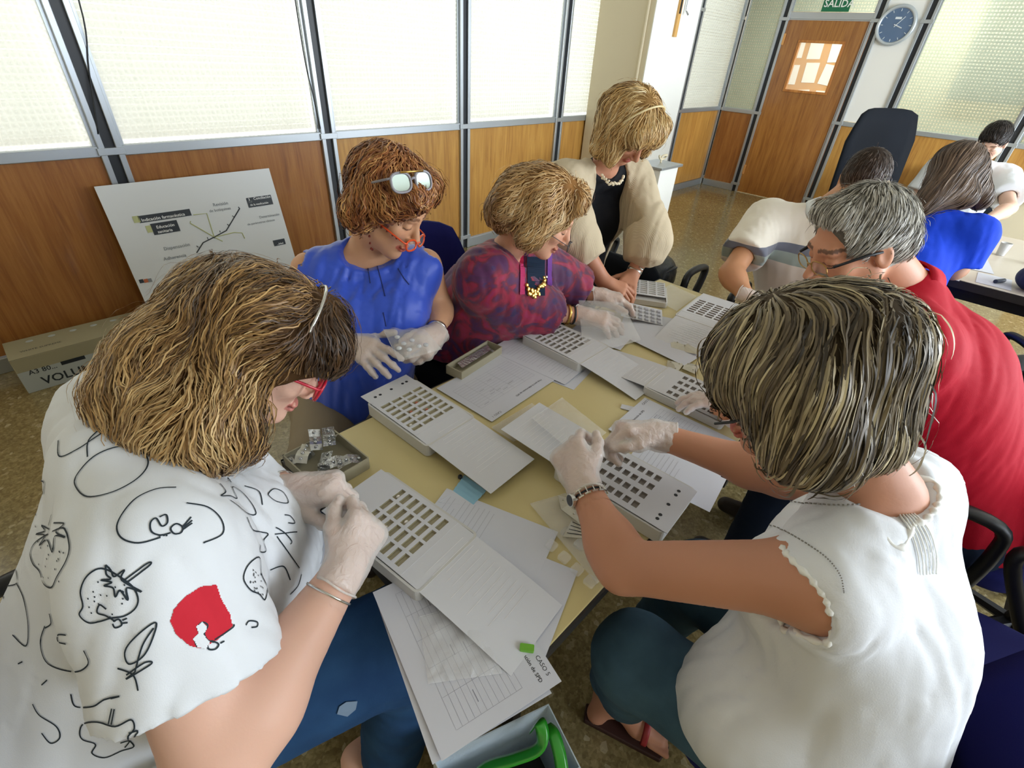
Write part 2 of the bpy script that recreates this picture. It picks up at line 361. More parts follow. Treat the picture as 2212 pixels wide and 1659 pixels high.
window(Y7, YB, HR+.03, CE, 'y', M_glass2); window(YD, Y7, DT+.08, CE, 'y', M_glass2)
window(Y9, Y8, HR+.03, CE, 'y', M_glass2); window(-1.05, Y9, HR+.03, CE, 'y', M_glass2); window(-2.25, -1.05, HR+.03, CE, 'y', M_glass2)
# venetian blinds behind the panes
def blind(a, b, z0, along, off, label, pitch=.032, single=True, tilt=58):
    n = int((2.72-z0)/pitch); r = thing('venetian_blind', label, 'blind', ((a+b)/2, YB+off, z0) if along == 'x' else (XR+off, (a+b)/2, z0), 'venetian blinds behind the glass')
    t = math.radians(tilt); h = .0165; prof = [(-h*math.cos(t), -h*math.sin(t)), (0, .0022), (h*math.cos(t), h*math.sin(t))]
    L = (b-a)/2-.07; V = []; 
    for s in (-L, L):
        for q, z in prof: V.append((s, q, z) if along == 'x' else (q, s, z))
    me = to_mesh('slat', V, [(0, 1, 4, 3), (1, 2, 5, 4)]); me.materials.append(M_slat)
    if single:
        for k in range(n): o = put('slat', me, M_slat, r, True); o.location.z = k*pitch+.02
    else:
        m = MB()
        for k in range(n): m.add([(v[0], v[1], v[2]+k*pitch+.02) for v in V], [(0, 1, 4, 3), (1, 2, 5, 4)])
        o = m.obj('slats', M_slat, r, local=True, smooth=True); o['kind'] = 'stuff'
    c = MB()
    for s in (-.7*L, .7*L): c.box((s-.001, -.001, 0), (s+.001, .001, 2.72-z0)) if along == 'x' else c.box((-.001, s-.001, 0), (.001, s+.001, 2.72-z0))
    c.obj('cord', M_slat, r, local=True); return r
bl = ['white blind behind the leftmost textured pane', 'white blind behind the pane above the poster board', 'white blind behind the pane above the woman in blue', 'white blind behind the pane left of the beige column', 'white blind sliver beside the beige column']
for i, lb in zip((1, 2, 3, 4, 5), bl): blind(xs[i], xs[i+1], HR+.04, 'x', .05, lb, single=i < 5)
blind(xs[7], xs[8], HR+.04, 'x', .05, 'white blind in the corner bay right of the column', single=False)
blind(.0, .97, 1.36, 'y', .12, 'half raised blind behind the far right glass', .03, single=False, tilt=72)
# hanging cords at the left panes
for p, q_, lb in (((170, 0), (212, 290), 'dark pull cord hanging at the leftmost black post'), ((655, 110), (692, 278), 'dark pull cord hanging at the second black post')):
    a = ay(p[0], p[1], YB-.035); b = ay(q_[0], q_[1], YB-.03); mid = (a+b)/2+np.array([.0, 0, 0])
    tag(MB().tube(curve([a+np.array([0, 0, .6]), a, mid, b], 6), .0035, 6).obj('pull_cord', M_blk, smooth=True), lb, 'cord')
# wall column with a picture frame hanging on its front
struct(MB().box((4.601, 2.79, 0), (5.40, YB-.03, CE)).obj('wall_column', M_cream))
struct(MB().box((4.603, 2.782, 0), (5.398, 2.7895, CE)).obj('column_lit_front', M_white))  # white sheet on the column: window light on its front put into colour
struct(MB().tube([(4.594, 2.85, 0), (4.594, 2.85, CE)], .012, 8).obj('trim_2', M_cream))
M_strip = mat('pale_wood_strip', 'd9a860', .5)
t = thing('wall_rack', 'pale wooden strip with metal hooks hanging high on the white column', 'rack', (5.0, 2.77, 1.73))
MB().box((4.965, 2.76, 1.73), (5.015, 2.782, 2.5)).obj('board', M_strip, t, bevel=.002)
MB().box((4.97, 2.75, 1.9), (4.985, 2.762, 2.5)).obj('dark_edge', M_blk, t); MB().tube([(5.09, 2.76, 2.45), (5.09, 2.76, 1.93), (5.085, 2.73, 1.90)], .008, 6).obj('hook', M_alu, t)
# door
D = thing('door_1', kind='structure', loc=(XR, (YD+Y7)/2, 0))
yy0, yy1 = YD+.07, Y7-.045; wy0, wy1, wz0, wz1 = 2.105, 2.585, 1.32, 1.815
dm = MB()
for a, b in (((XR-.012, yy0, .01), (XR+.03, wy0, DT)), ((XR-.012, wy1, .01), (XR+.03, yy1, DT)), ((XR-.012, wy0, .01), (XR+.03, wy1, wz0)), ((XR-.012, wy0, wz1), (XR+.03, wy1, DT))): dm.box(a, b)
dm.obj('door_leaf', M_door, D)
fm = MB(); e = .028
for a, b in (((wy0-e, wz0-e), (wy1+e, wz0)), ((wy0-e, wz1), (wy1+e, wz1+e)), ((wy0-e, wz0), (wy0, wz1)), ((wy1, wz0), (wy1+e, wz1))): fm.box((XR-.022, a[0], a[1]), (XR-.008, b[0], b[1]))
fm.obj('window_bead', wood('bead_wood', '9a5a22', 'b3702e', 'c98a44'), D, bevel=.003)
MB().box((XR+.005, wy0, wz0), (XR+.009, wy1, wz1)).obj('door_pane', mat('clear_glass', 'ffffff', .02, alpha=.12), D)
for z in (.25, 1.78): MB().box((XR-.03, Y7-.075, z), (XR-.012, Y7-.05, z+.12)).obj('hinge', mat('hinge_metal', 'd8a060', .4, .5), D, bevel=.003)
MB().box((XR-.02, YD+.02, 0), (XR+.02, YD+.066, DT)).obj('door_jamb', M_wood2, D); MB().box((XR-.026, yy0-.012, 0), (XR-.012, yy0-.004, DT)).obj('jamb_bead', M_alu, D)
MB().box((XR-.02, yy0, DT-.004), (XR+.02, yy1, DT+.02)).obj('door_head', M_alu, D)
# exit sign over the door
t = thing('exit_sign', 'green and white exit sign above the door reading SALIDA', 'sign', (XR-.02, 2.31, 2.12))
M_green = mat('sign_green', '0d6b46', .5); M_sw = mat('sign_white', 'eef2ec', .5)
MB().box((XR-.022, 2.165, 2.12), (XR-.014, 2.465, 2.42)).obj('plate', M_green, t)
text('lettering', 'SALIDA', .098, frame4((XR-.0235, 2.452, 2.165), (0, -1, 0), (0, 0, 1), (-1, 0, 0)), M_sw, t, bold=.012)
# wall clock
t = thing('wall_clock', 'round wall clock with blue dial on the white panel', 'clock', (XR-.02, 1.63, 2.0)); c = np.array([XR-.024, 1.632, 2.005])
M_ring = mat('clock_rim', 'c3cbd0', .3, .4); M_dial = mat('clock_dial', '4d688a', .25, coat=.4); M_hand = mat('clock_hand', 'dfe6ea', .4)
MB().cyl(c+[-.0, 0, 0], c+[-.02, 0, 0], .162, 40).obj('dial', M_dial, t)
MB().tube([c+np.array([-.018, .172*math.cos(a), .172*math.sin(a)]) for a in np.linspace(0, 2*math.pi, 41)[:-1]], .019, 8, True).obj('rim', M_ring, t, smooth=True)
for h in range(12):
    a = math.radians(h*30); d = np.array([0, math.cos(a), math.sin(a)]); MB().tube([c+[-.0212, 0, 0]+d*.125, c+[-.0212, 0, 0]+d*.148], .003, 4).obj('hour_mark', M_hand, t)
for ln, a, w_ in ((.10, 128, .0035), (.07, 200, .005)): d = np.array([0, math.cos(math.radians(a)), math.sin(math.radians(a))]); MB().tube([c+[-.0225, 0, 0]-d*.02, c+[-.0225, 0, 0]+d*ln], w_, 4).obj('clock_hand', M_hand, t)
MB().box(c+[-.0215, -.03, .055], c+[-.0208, .03, .075]).obj('dial_print', M_hand, t)
# corridor behind the door: far wall with a notice board
struct(MB().box((9.7, -3.5, 0), (9.8, 5.2, CE)).obj('wall_corridor', mat('corridor_paint', 'cfc8ae', .8)))
struct(MB().box((XR+.05, 5.1, 0), (9.8, 5.2, CE)).obj('wall_corridor_end', M_cream)); struct(MB().box((XR+.05, YB+.1, CE), (9.8, 5.2, CE+.08)).obj('ceiling_corridor', M_ceil))
t = thing('notice_board', 'cork notice board with pinned papers seen through the door pane', 'notice board', (9.66, 2.9, 1.2))
MB().box((9.66, 2.2, .95), (9.69, 3.55, 2.05)).obj('cork', mat('cork', 'c99a54', .9), t)
for i in range(14):
    y = 2.3+.27*(i % 5)+random.uniform(-.03, .03); z = 1.02+.33*(i//5)+random.uniform(-.03, .03); a = random.uniform(-.12, .12)
    ca, sa = math.cos(a), math.sin(a); q = [(9.656, y+ca*u-sa*v, z+sa*u+ca*v) for u, v in ((0, 0), (.19, 0), (.19, .26), (0, .26))]
    MB().slab(q, .002).obj('pinned_sheet', M_sw, t)
tag(MB().box((9.55, 2.0, 0), (9.64, 2.12, 2.4)).obj('door_frame_post', mat('post_paint', 'efe2bd', .6)), 'pale upright post in the corridor behind the door pane', 'post')
# ---------------------------------------------------------------- figures
V3 = V_ = lambda *a: np.array(a, float)
def hframe(f, up=(0, 0, 1)):
    f = nrm(f); x = nrm(np.cross(f, up)); return np.stack([x, f, np.cross(x, f)], 1)      # columns right, front, up
M_skin = mat_attr('skin', .5, .35, sss=.08, bump=(260, .12, .001))
M_hair = mat_attr('hair', .42, .38, sheen=.1)
M_scalp = mat_attr('hair_base', .7, .15)
_g = NT('vinyl_glove'); _g.b.inputs['Base Color'].default_value = L4('f8f3ee'); _g.b.inputs['Roughness'].default_value = .28; _g.b.inputs['Specular IOR Level'].default_value = .6
_g.b.inputs['Alpha'].default_value = .52; _mp = _g.coords(); _n = _g.new('ShaderNodeTexNoise', {'Scale': 70., 'Detail': 3., 'Distortion': 1.2}); _g.link(_mp, 0, _n, 'Vector'); _g.bump((_n, 'Fac'), .8, .004); M_glove = _g.m
HEADC = {}
def add_head(B, C, M, s=1., jaw=1., nose=1.):
    "skull, jaw, brow, nose, lips, lids and ears around the head centre"
    C = np.array(C, float); W = lambda x, y, z: C+M@(np.array([x, y, z])*s)
    def E(c, r, k=.012, sub=False): B.ell(W(*c), np.array(r)*s, M, k*s, sub)
    def K(a, b, ra, rb, k=.012): B.cone(W(*a), W(*b), ra*s, rb*s, k*s)
    E((0, -.015, .035), (.074, .094, .085), .02); E((0, .022, -.03), (.061, .068, .082*jaw), .03)
    for q in (-1, 1):
        K((q*.05, 0, -.055), (q*.004, .064, -.096*jaw), .02, .017, .03); E((q*.039, .058, -.022), (.022, .02, .018), .02)
    K((-.034, .078, .024), (.034, .078, .024), .011, .011, .02); E((0, .074, -.1*jaw), (.016, .013, .012), .015)
    K((0, .083, .014), (0, .083+.026*nose, -.03), .0075, .0105, .012)
    for q in (-1, 1):
        E((q*.0115, .097, -.037), (.0085, .011, .0075), .006); E((q*.031, .1, .003), (.018, .016, .0125), .012, True)
        E((q*.031, .073, .002), (.0155, .0145, .013), .003)
        E((q*.077, -.01, -.006), (.009, .019, .031), .006); E((q*.087, -.006, -.002), (.007, .011, .019), .006, True); E((q*.0745, .004, -.008), (.006, .005, .008), .004)
    E((0, .09, -.0635), (.023, .009, .0055), .004); E((0, .0885, -.074), (.02, .009, .0065), .004)
def head_colour(V, cols, C, M, s, brow, lip, hairc, hairline=None):
    L = ((V-np.array(C))@M)/s; x, y, z = np.abs(L[:, 0]), L[:, 1], L[:, 2]
    def mixin(mask, c, a=1.): cols[mask] = cols[mask]*(1-a)+np.array(srgb(c))*a
    mixin((y > .05) & (x > .009) & (x < .054) & (np.abs(z-(.026+.004*np.sin((x-.01)/.045*3.1))) < .0042), brow, .8)
    mixin((y > .06) & (x > .016) & (x < .047) & (np.abs(z-(-.006-.003*np.cos((x-.031)*90)+.003)) < .0022), '2a1a12', .8)
    mixin((y > .07) & (x < .025) & (np.abs(z+.069) < .0115*np.sqrt(np.clip(1-(x/.026)**2, 0, 1))), lip, .75)
    mixin((y > .06) & (x < .018) & (np.abs(z+.069) < .0014), '6a2a22', .7)
    mixin((y > .04) & (x > .025) & (x < .055) & (z < -.01) & (z > -.05), 'c9705a', .12)
    if hairc is not None:
        hl = hairline or (lambda x, y, z: (z > .075) | ((y < .03) & (z > .01)) | ((y < -.02) & (z > -.07)))
        mixin(hl(L[:, 0], y, z) & (np.linalg.norm(L, axis=1) < .16), hairc, 1.)
    return cols
def hand_parts(Wr, fd, back, side, curls=(25, 35, 25), thumb=(.75, .55, -.35), tcurl=20, spread=1., s=1., fing=None):
    "list of (a, b, ra, rb, k): palm, four fingers of three joints, thumb; side = +1 left hand, -1 right hand"
    y = nrm(fd); z = np.array(back, float); z = nrm(z-y*(z@y)); x = np.cross(y, z)*side; Wr = np.array(Wr, float); P = []
    W = lambda a, b, c: Wr+s*(x*a+y*b+z*c)
    P.append((W(0, -.01, 0), W(0, .02, 0), .024*s, .025*s, .02))
    for a0, a1 in ((.012, .029), (.004, .01), (-.005, -.009), (-.012, -.026)): P.append((W(a0, .022, 0), W(a1, .082 if abs(a1) < .027 else .078, 0), .0155*s, .0125*s, .012))
    P.append((W(.018, .03, -.006), W(.024, .055, -.008), .016*s, .013*s, .012))
    lens = ((.042, .025, .021), (.046, .029, .022), (.043, .027, .022), (.034, .020, .019)); bx = (.030, .0105, -.0095, -.028); by = (.084, .089, .085, .076)
    for i in range(4):
        c = curls if fing is None else fing[i]; p = W(bx[i], by[i], 0); th = 0; sp = math.radians((9, 2, -5, -13)[i]*spread)
        for j in range(3):
            th += math.radians(c[j]); d = y*math.cos(th)*math.cos(sp)+x*math.sin(sp)*max(math.cos(th), 0)-z*math.sin(th)
            q = p+d*lens[i][j]*s; r0 = (.0092, .0080, .0072)[j]*s*(.88 if i == 3 else 1); r1 = (.0082, .0074, .0058)[j]*s*(.88 if i == 3 else 1); P.append((p, q, r0, r1, .0035)); p = q
    d = nrm(x*thumb[0]+y*thumb[1]+z*thumb[2]); p = W(.021, .022, -.006); ax_ = nrm(np.cross(d, x*.3-z+y*.1)); ax_ = nrm(np.cross(d, z))
    for j, (l, r0, r1) in enumerate(((.042, .0145, .011), (.032, .0105, .0095), (.026, .0092, .0068))):
        q = p+d*l*s; P.append((p, q, r0*s, r1*s, .008 if j == 0 else .0035)); p = q
        a = math.radians(tcurl); d = nrm(d*math.cos(a)+nrm(y-x*.6)*math.sin(a))
    return P, W(0, .07, -.01)
class Fig:
    def __init__(s, label, loc, skin='d9a184'):
        s.root = thing('person', label, 'person', loc); s.B = Fld(); s.skin = skin; s.fine = []; s.heads = []; s.gl = []; s.J = {}
    def torso(s, J, fw, g=1., bust=0, belly=1., male=False, shw=1.):
        B = s.B; s.J = J = {k: np.array(v, float) for k, v in J.items()}; fw = nrm(fw); s.fw = fw
        B.cone(J['hl'], J['hr'], .105*g, .105*g, .05); B.cone((J['hl']+J['hr'])/2, J['ch'], .135*g*belly, .135*g, .08, flat=(fw, .82))
        m = (J['sl']+J['sr'])/2; dn = nrm(J['ch']-m)
        for a in ('sl', 'sr'):
            B.cone(J['ch']+(J[a]-m)*.28, J[a]+(m-J[a])*.30+dn*.05, .11*g, .085*g, .06, flat=(fw, .85)); B.cone(J['nk']+(J[a]-J['nk'])*.12+dn*.02, J[a], .055*g, .052*g*shw, .05)
        if bust:
            for a in ('sl', 'sr'): B.ell(J['ch']+(J[a]-m)*.48-dn*.045+fw*(.085*g), np.array([.072, .066, .068])*bust, None, .05)
        B.cone(J['nk']+(J['hd']-J['nk'])*.02, J['nk']+(J['hd']-J['nk'])*.75, .056*(1.12 if male else 1)*g**.5, .05*(1.15 if male else 1), .03)
    def arm(s, a, e, w, r=(.05, .041, .027), k=.02):
        s.B.cone(a, e, r[0], r[1]*1.03, .04); m = np.array(e)+(np.array(w)-np.array(e))*.25; s.B.cone(e, m, r[1], r[1]*1.04, .02); s.B.cone(m, w, r[1]*1.04, r[2], .03)
    def leg(s, h, k, a, r=(.088, .06, .042)):
        s.B.cone(h, k, r[0], r[1], .04); m = np.array(k)+(np.array(a)-np.array(k))*.3; s.B.cone(k, m, r[1]*.98, r[1]*.92, .03); s.B.cone(m, a, r[1]*.92, r[2], .03)
    def head(s, C, f, up=(0, 0, 1), sc=1., jaw=1., nose=1., brow='5a3a22', lip='b5605a', hairc='5a3f26', line=None):
        M = hframe(f, up); add_head(s.B, C, M, sc, jaw, nose); s.heads.append((np.array(C, float), M, sc, brow, lip, hairc, line)); s.fine.append((np.array(C, float)+M@np.array([0, .0, -.01]), .142*sc)); return M
    def hand(s, w, fd, back, side, glove=True, cuff=.035, **kw):
        P, c = hand_parts(w, fd, back, side, **kw); y = nrm(fd)
        for a, b, ra, rb, k in P: s.B.cone(a, b, ra, rb, k)
        s.fine.append((c, .125))
        if glove:
            G = Fld(); G.slack = .004; w = np.array(w, float)
            for a, b, ra, rb, k in P: e_ = .0085 if k >= .02 else .0055 if k > .006 else .0024; G.cone(a, b, ra+e_, rb+e_, k+.003)
            G.cone(w-y*cuff, w+y*.01, .034, .031, .012)
            sd = len(s.gl)+int(abs(w[0])*1000) % 97
            G.post.append(lambda P_, d: d-.0016*nz(P_, 150, sd)-.0008*nz(P_, 420, sd+1))
            G.post.append(lambda P_, d: np.maximum(d, -(P_-(w-y*(cuff+.0)))@y))
            s.gl.append((G, w-y*cuff, y))
    def build(s, res=.0075, fres=.0034, gres=.0034, drop=None):
        V, F = polygonise(s.B, res); parts = []; cen = V[F].mean(1); keep = np.ones(len(F), bool)
        for c, r in s.fine: keep &= np.linalg.norm(cen-c, axis=1) > r-.001
        parts.append((V, F[keep])); done = []
        for c, r in s.fine:
            sk = lambda cc, h, c=c, r=r: np.linalg.norm(cc-c, axis=1) > r+h+res
            v, f = polygonise(s.B, fres, c-r-res, c+r+res, skip=sk); ce = v[f].mean(1); kp = np.linalg.norm(ce-c, axis=1) < r+res*.6
            for c2, r2 in done: kp &= np.linalg.norm(ce-c2, axis=1) > r2
            parts.append((v, f[kp])); done.append((c, r))
        V, F = join(parts); u, inv = np.unique(F, return_inverse=True); V = V[u]; F = inv.reshape(F.shape)
        cols = np.tile(np.array(srgb(s.skin)), (len(V), 1)); cols *= (1+.05*nz(V, 30, 3))[:, None]
        for C, M, sc, brow, lip, hc, ln in s.heads: cols = head_colour(V, cols, C, M, sc, brow, lip, hc, ln)
        s.body = put('body', to_mesh('body', V, F, cols), M_skin, s.root); s.bV = V; s.bF = F
        for G, c, y in s.gl:
            v, f = polygonise(G, gres); g = put('glove', to_mesh('glove', v, f), M_glove, s.root); g['label'] = 'translucent white vinyl glove'
            u = nrm(np.cross(y, (.3, .2, .9))); v2 = np.cross(y, u)
            MB().tube([c+.0345*(math.cos(a)*u+math.sin(a)*v2)*(1+.06*math.sin(3*a))+y*.004*math.sin(2*a) for a in np.linspace(0, 6.2832, 25)[:-1]], .002, 6, True).obj('rolled_cuff', M_glove, g, smooth=True)
        return s
def cut(f, c, n): c = np.array(c, float); n = nrm(n); f.post.append(lambda P, d: np.maximum(d, (P-c)@n)); return f
def sleeve(f, a, b, ra, rb, k=.03, open_=True):
    a = np.array(a, float); b = np.array(b, float); n = nrm(b-a); L = (b-a)@(b-a)
    def g(P):
        q = P-a; t = np.clip(q@(b-a)/L, 0, 1.2); r = q-t[:, None]*(b-a); dist = np.sqrt((r*r).sum(1)); d = np.maximum(dist-(ra+(rb-ra)*t), (P-b)@n)
        if open_: d = np.maximum(d, -np.maximum(dist-(rb-.006), -((P-b)@n+.035)))
        return d
    f.raw(g, k, c=(a+b)/2, rad=math.sqrt(L)/2+max(ra, rb)+.02); f._bb(a, ra); f._bb(b, rb)
def inflate(B, off, n=None):
    G = Fld(); G.p = list(B.p if n is None else B.p[:n]); G.lo = B.lo-off; G.hi = B.hi+off; G.slack = off+.012; G.post.append(lambda P, d: d-off); return G
def folds(f, amp, freq, seed, ax_=(0, 0, 1), st=.35):
    "wrinkles running along ax_, always pushing outwards: soft swells with narrow creases between them"
    ax_ = nrm(ax_); f.slack += amp
    def g(P, d):
        Q = P-(P@ax_)[:, None]*ax_*(1-st); v = nz(Q, freq, seed, 2.6); w_ = nz(Q, freq*2.1, seed+5, 2.); m = .5+.5*nz(P, freq*.35, seed+9, 1.)
        return d-amp*(.45*np.sqrt(np.abs(v))+.35*m*np.sqrt(np.abs(w_))+.2)
    f.post.append(g); return f
def garment(fig, name, f, res, m, label=None, colf=None):
    V, F = polygonise(f, res); o = put(name, to_mesh(name, V, F, colf(V) if colf else None), m, fig.root)
    if label: o['label'] = label
    return o, V, F
def hair(fig, f, n, steps, h, wdt, flow, cols, name='hair', face=None, res=.005, curl=.0, clen=.05, shell_col=None, off=(.000, .006), rough=.35, mask=None, lockc=14, three=False, seed=1, lift=.0, pull=.75, label=None, shell=True, shade=None):
    "a hair mass (dark under-layer) with thousands of fine strands combed over it"
    g = np.random.default_rng(seed); cols = [np.array(srgb(c)) for c in cols]
    V, F = polygonise(f, res); cen = V[F].mean(1); ar = np.linalg.norm(np.cross(V[F[:, 1]]-V[F[:, 0]], V[F[:, 3]]-V[F[:, 0]]), axis=1)
    sc = np.array(srgb(shell_col)) if shell_col else cols[0]*.8
    par = fig.root
    if shell:
        par = put(name, to_mesh(name, V-0, F, np.tile(sc, (len(V), 1))*(1+.25*nz(V, 60, seed))[:, None]), M_scalp, fig.root)
        if label: par['label'] = label
    pr_ = ar/ar.sum(); idx = g.choice(len(F), n, p=pr_); P = cen[idx]+g.normal(size=(n, 3))*res*.4
    if mask is not None: P = P[mask(P)]; n = len(P)
    lk = nz(P, lockc*6, seed+3)                            # strands of one lock share curl phase and shade
    offs = g.uniform(off[0], off[1], n); ph = g.uniform(0, .8, n)+lk*3; L = g.uniform(.6, 1.15, n); T = []; Nn = []
    dead = np.zeros(n, bool)
    fly = g.random(n) < .02; offs[fly] += g.uniform(.004, .016, fly.sum())
    for i in range(steps+1):
        d, G = f.grad(P); T.append(P.copy()); Nn.append(G)
        if i == steps: break
        v = flow(P); v = v/(np.linalg.norm(v, axis=1)[:, None]+1e-9); v = v+rough*np.stack([nz(P, 40, seed+11), nz(P, 40, seed+12), nz(P, 40, seed+13)], 1)
        t = v-(v*G).sum(1)[:, None]*G*pull; t /= (np.linalg.norm(t, axis=1)[:, None]+1e-9)
        sd = np.cross(t, G)
        if curl: t = t+curl*(np.sin(6.2832*i*h/clen+ph)[:, None]*sd+.5*np.cos(6.2832*i*h/clen+ph)[:, None]*G)
        P0 = P; P = P+t*(h*L)[:, None]; d = f.ev(P); P = P-G*(np.clip(d-offs-lift*i/steps, -.02, .02)*.6)[:, None]
        if face is not None:                       # strands stop short of the face
            q = (P-face[0])@face[1]; dead |= (q[:, 1] > (face[4] if len(face) > 4 else .062)) & (q[:, 2] < face[2]) & (q[:, 2] > -.13) & (np.abs(q[:, 0]) < face[3]); P[dead] = P0[dead]+t[dead]*1e-5
    T = np.stack(T, 1); Nn = np.stack(Nn, 1); S = steps+1
    tg = np.gradient(T, axis=1); tg /= (np.linalg.norm(tg, axis=2)[..., None]+1e-9); sd = np.cross(tg, Nn); sd /= (np.linalg.norm(sd, axis=2)[..., None]+1e-9)
    sr = np.linspace(0, 1, S); wv = wdt*np.sqrt(np.clip(np.sin(np.pi*(.08+.9*sr)), .02, 1))[None, :, None]*g.uniform(.5, 1.2, n)[:, None, None]
    tl = g.uniform(-.5, .5, n)[:, None, None]
    A = T-(sd+tl*Nn)*wv/2; Bm = T+Nn*wv*.28; Cc = T+(sd+tl*Nn)*wv/2
    k = 3 if three else 2; VV = np.stack([A, Bm, Cc] if three else [A, Cc], 2).reshape(-1, 3)
    base = (np.arange(n)[:, None]*S+np.arange(S-1)[None])*k; FF = []
    for j in range(k-1): FF.append(np.stack([base+j, base+j+1, base+k+j+1, base+k+j], -1).reshape(-1, 4))
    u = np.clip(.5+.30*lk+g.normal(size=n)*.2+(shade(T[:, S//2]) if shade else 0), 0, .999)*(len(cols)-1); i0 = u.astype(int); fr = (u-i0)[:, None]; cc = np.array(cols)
    c = cc[i0]*(1-fr)+cc[np.minimum(i0+1, len(cols)-1)]*fr; c = c*g.uniform(.8, 1.2, n)[:, None]
    CC = np.repeat(c, S*k, 0)
    o = put(name+'_strands' if shell else name, to_mesh('strands', VV, np.concatenate(FF), CC), M_hair, par); o['kind'] = 'stuff'
    return par
def cloth(name, c, c2=None, rough=.8, sheen=.1, scale=500, dist=.0012, st=.35):
    q = NT(name); q.b.inputs['Base Color'].default_value = L4(c); q.b.inputs['Roughness'].default_value = rough; q.b.inputs['Sheen Weight'].default_value = .0; q.b.inputs['Specular IOR Level'].default_value = .2
    mp = q.coords(); n = q.new('ShaderNodeTexNoise', {'Scale': float(scale), 'Detail': 2.}); q.link(mp, 0, n, 'Vector'); q.bump((n, 'Fac'), st, dist)
    if c2: n2 = q.new('ShaderNodeTexNoise', {'Scale': 9., 'Detail': 5.}); q.link(mp, 0, n2, 'Vector'); r = q.ramp((n2, 'Fac'), [(.35, c), (.7, c2)]); q.link(r, 0, q.b, 'Base Color')
    return q.m
def lerp(a, b, t): return np.array(a, float)+(np.array(b, float)-np.array(a, float))*t
def rim(V, F, cen, rad, ax_, bins=80, ang=38):
    "the sharp opening of a garment near cen: points in order round ax_"
    n = np.cross(V[F[:, 1]]-V[F[:, 0]], V[F[:, 3]]-V[F[:, 0]]); n /= np.linalg.norm(n, axis=1)[:, None]+1e-12
    m = np.linalg.norm(V[F].mean(1)-cen, axis=1) < rad; Fi = np.where(m)[0]; mn = {}
    dots = {}
    for i in Fi:
        for v in F[i]: dots.setdefault(int(v), []).append(n[i])
    L = [v for v, q in dots.items() if len(q) > 2 and min((np.array(q)@np.array(q).T).ravel()) < math.cos(math.radians(ang))]
    P = V[L]; ax_ = nrm(ax_); u = nrm(np.cross(ax_, (.2, .9, .3))); w_ = np.cross(ax_, u); q = P-cen; a = np.arctan2(q@w_, q@u); out = []
    for b in range(bins):
        k = np.abs((a-(-math.pi+6.2832*(b+.5)/bins)+math.pi) % 6.2832-math.pi) < 6.2832/bins
        if k.any(): out.append(P[k].mean(0))
    if len(out) < 6: return out
    out = np.array(out)
    for _ in range(2): out = (np.roll(out, 1, 0)+2*out+np.roll(out, -1, 0))/4
    return list(out)
def band(fig, name, c, ax_, r, w, m, sq=1., label=None, th=.0018):
    y = nrm(ax_); u = nrm(np.cross(y, (.31, .2, .9))); v = np.cross(y, u); t = MB(); V = []; F = []; N = 28
    for i in range(N):
        a = 6.2832*i/N; d = math.cos(a)*u+sq*math.sin(a)*v
        for rr, hh in ((r, -w/2), (r+th, -w/2), (r+th, w/2), (r, w/2)): V.append(np.array(c)+d*rr+y*hh)
        for k in range(4): j = (i+1) % N; F.append((i*4+k, i*4+(k+1) % 4, j*4+(k+1) % 4, j*4+k))
    t.add(V, F); o = t.obj(name, m, fig.root if hasattr(fig, 'root') else fig, smooth=True)
    if label: o['label'] = label
    return o
def glasses(fig, label, C, M, mf, ml, w=.066, lw=.024, lh=.018, yo=.105, zo=-.004, r=.0022, tilt=0, tm=None, top=None):
    "worn spectacles in head coordinates: frame with two rims and bridge; lenses and temples are its own parts"
    W = lambda x, y, z: C+M@np.array([x, y, z]); ct, st_ = math.cos(tilt), math.sin(tilt); Q = MB(); rings = []
    for q in (-1, 1):
        ring = []
        for a in np.linspace(0, 6.2832, 25)[:-1]:
            ca, sa = math.cos(a), math.sin(a); ex = .75; px = q*(w/2)+lw*np.sign(ca)*abs(ca)**ex; pz = lh*np.sign(sa)*abs(sa)**ex; ring.append(W(px, yo-abs(px)*.12-pz*st_, zo+pz*ct))
        Q.tube(ring, r, 6, True); rings.append(ring)
    Q.tube(curve([W(-w/2+lw*.93, yo-.002, zo+.004), W(0, yo+.003, zo+.008), W(w/2-lw*.93, yo-.002, zo+.004)], 5), r, 6)
    t = Q.obj('glasses_frame', mf, fig.root, smooth=True); t['label'] = label
    for q, ring in zip((-1, 1), rings):
        MB().add(ring, [tuple(range(24))]).obj('lens', ml, t)
        MB().tube([W(q*(w/2+lw*.95), yo-.008, zo+lh*.5), W(q*(w/2+lw+.006), yo-.014, zo+lh*.5), W(q*.078, .02, zo+.012), W(q*.08, -.02, zo-.006)], r*.9, 6).obj('temple', tm or mf, t, smooth=True)
    if top: MB().tube([W(-w/2, yo+.002, zo+lh), W(w/2, yo+.002, zo+lh)], r*.7, 6).obj('brow_bar', top, t, smooth=True)
    return t
M_lens = mat('lens', 'e8eef0', .03, spec=.8, alpha=.14); M_silver = mat('silver', 'd6d6d2', .22, .95); M_gold = mat('gold', 'd9b060', .25, .95)
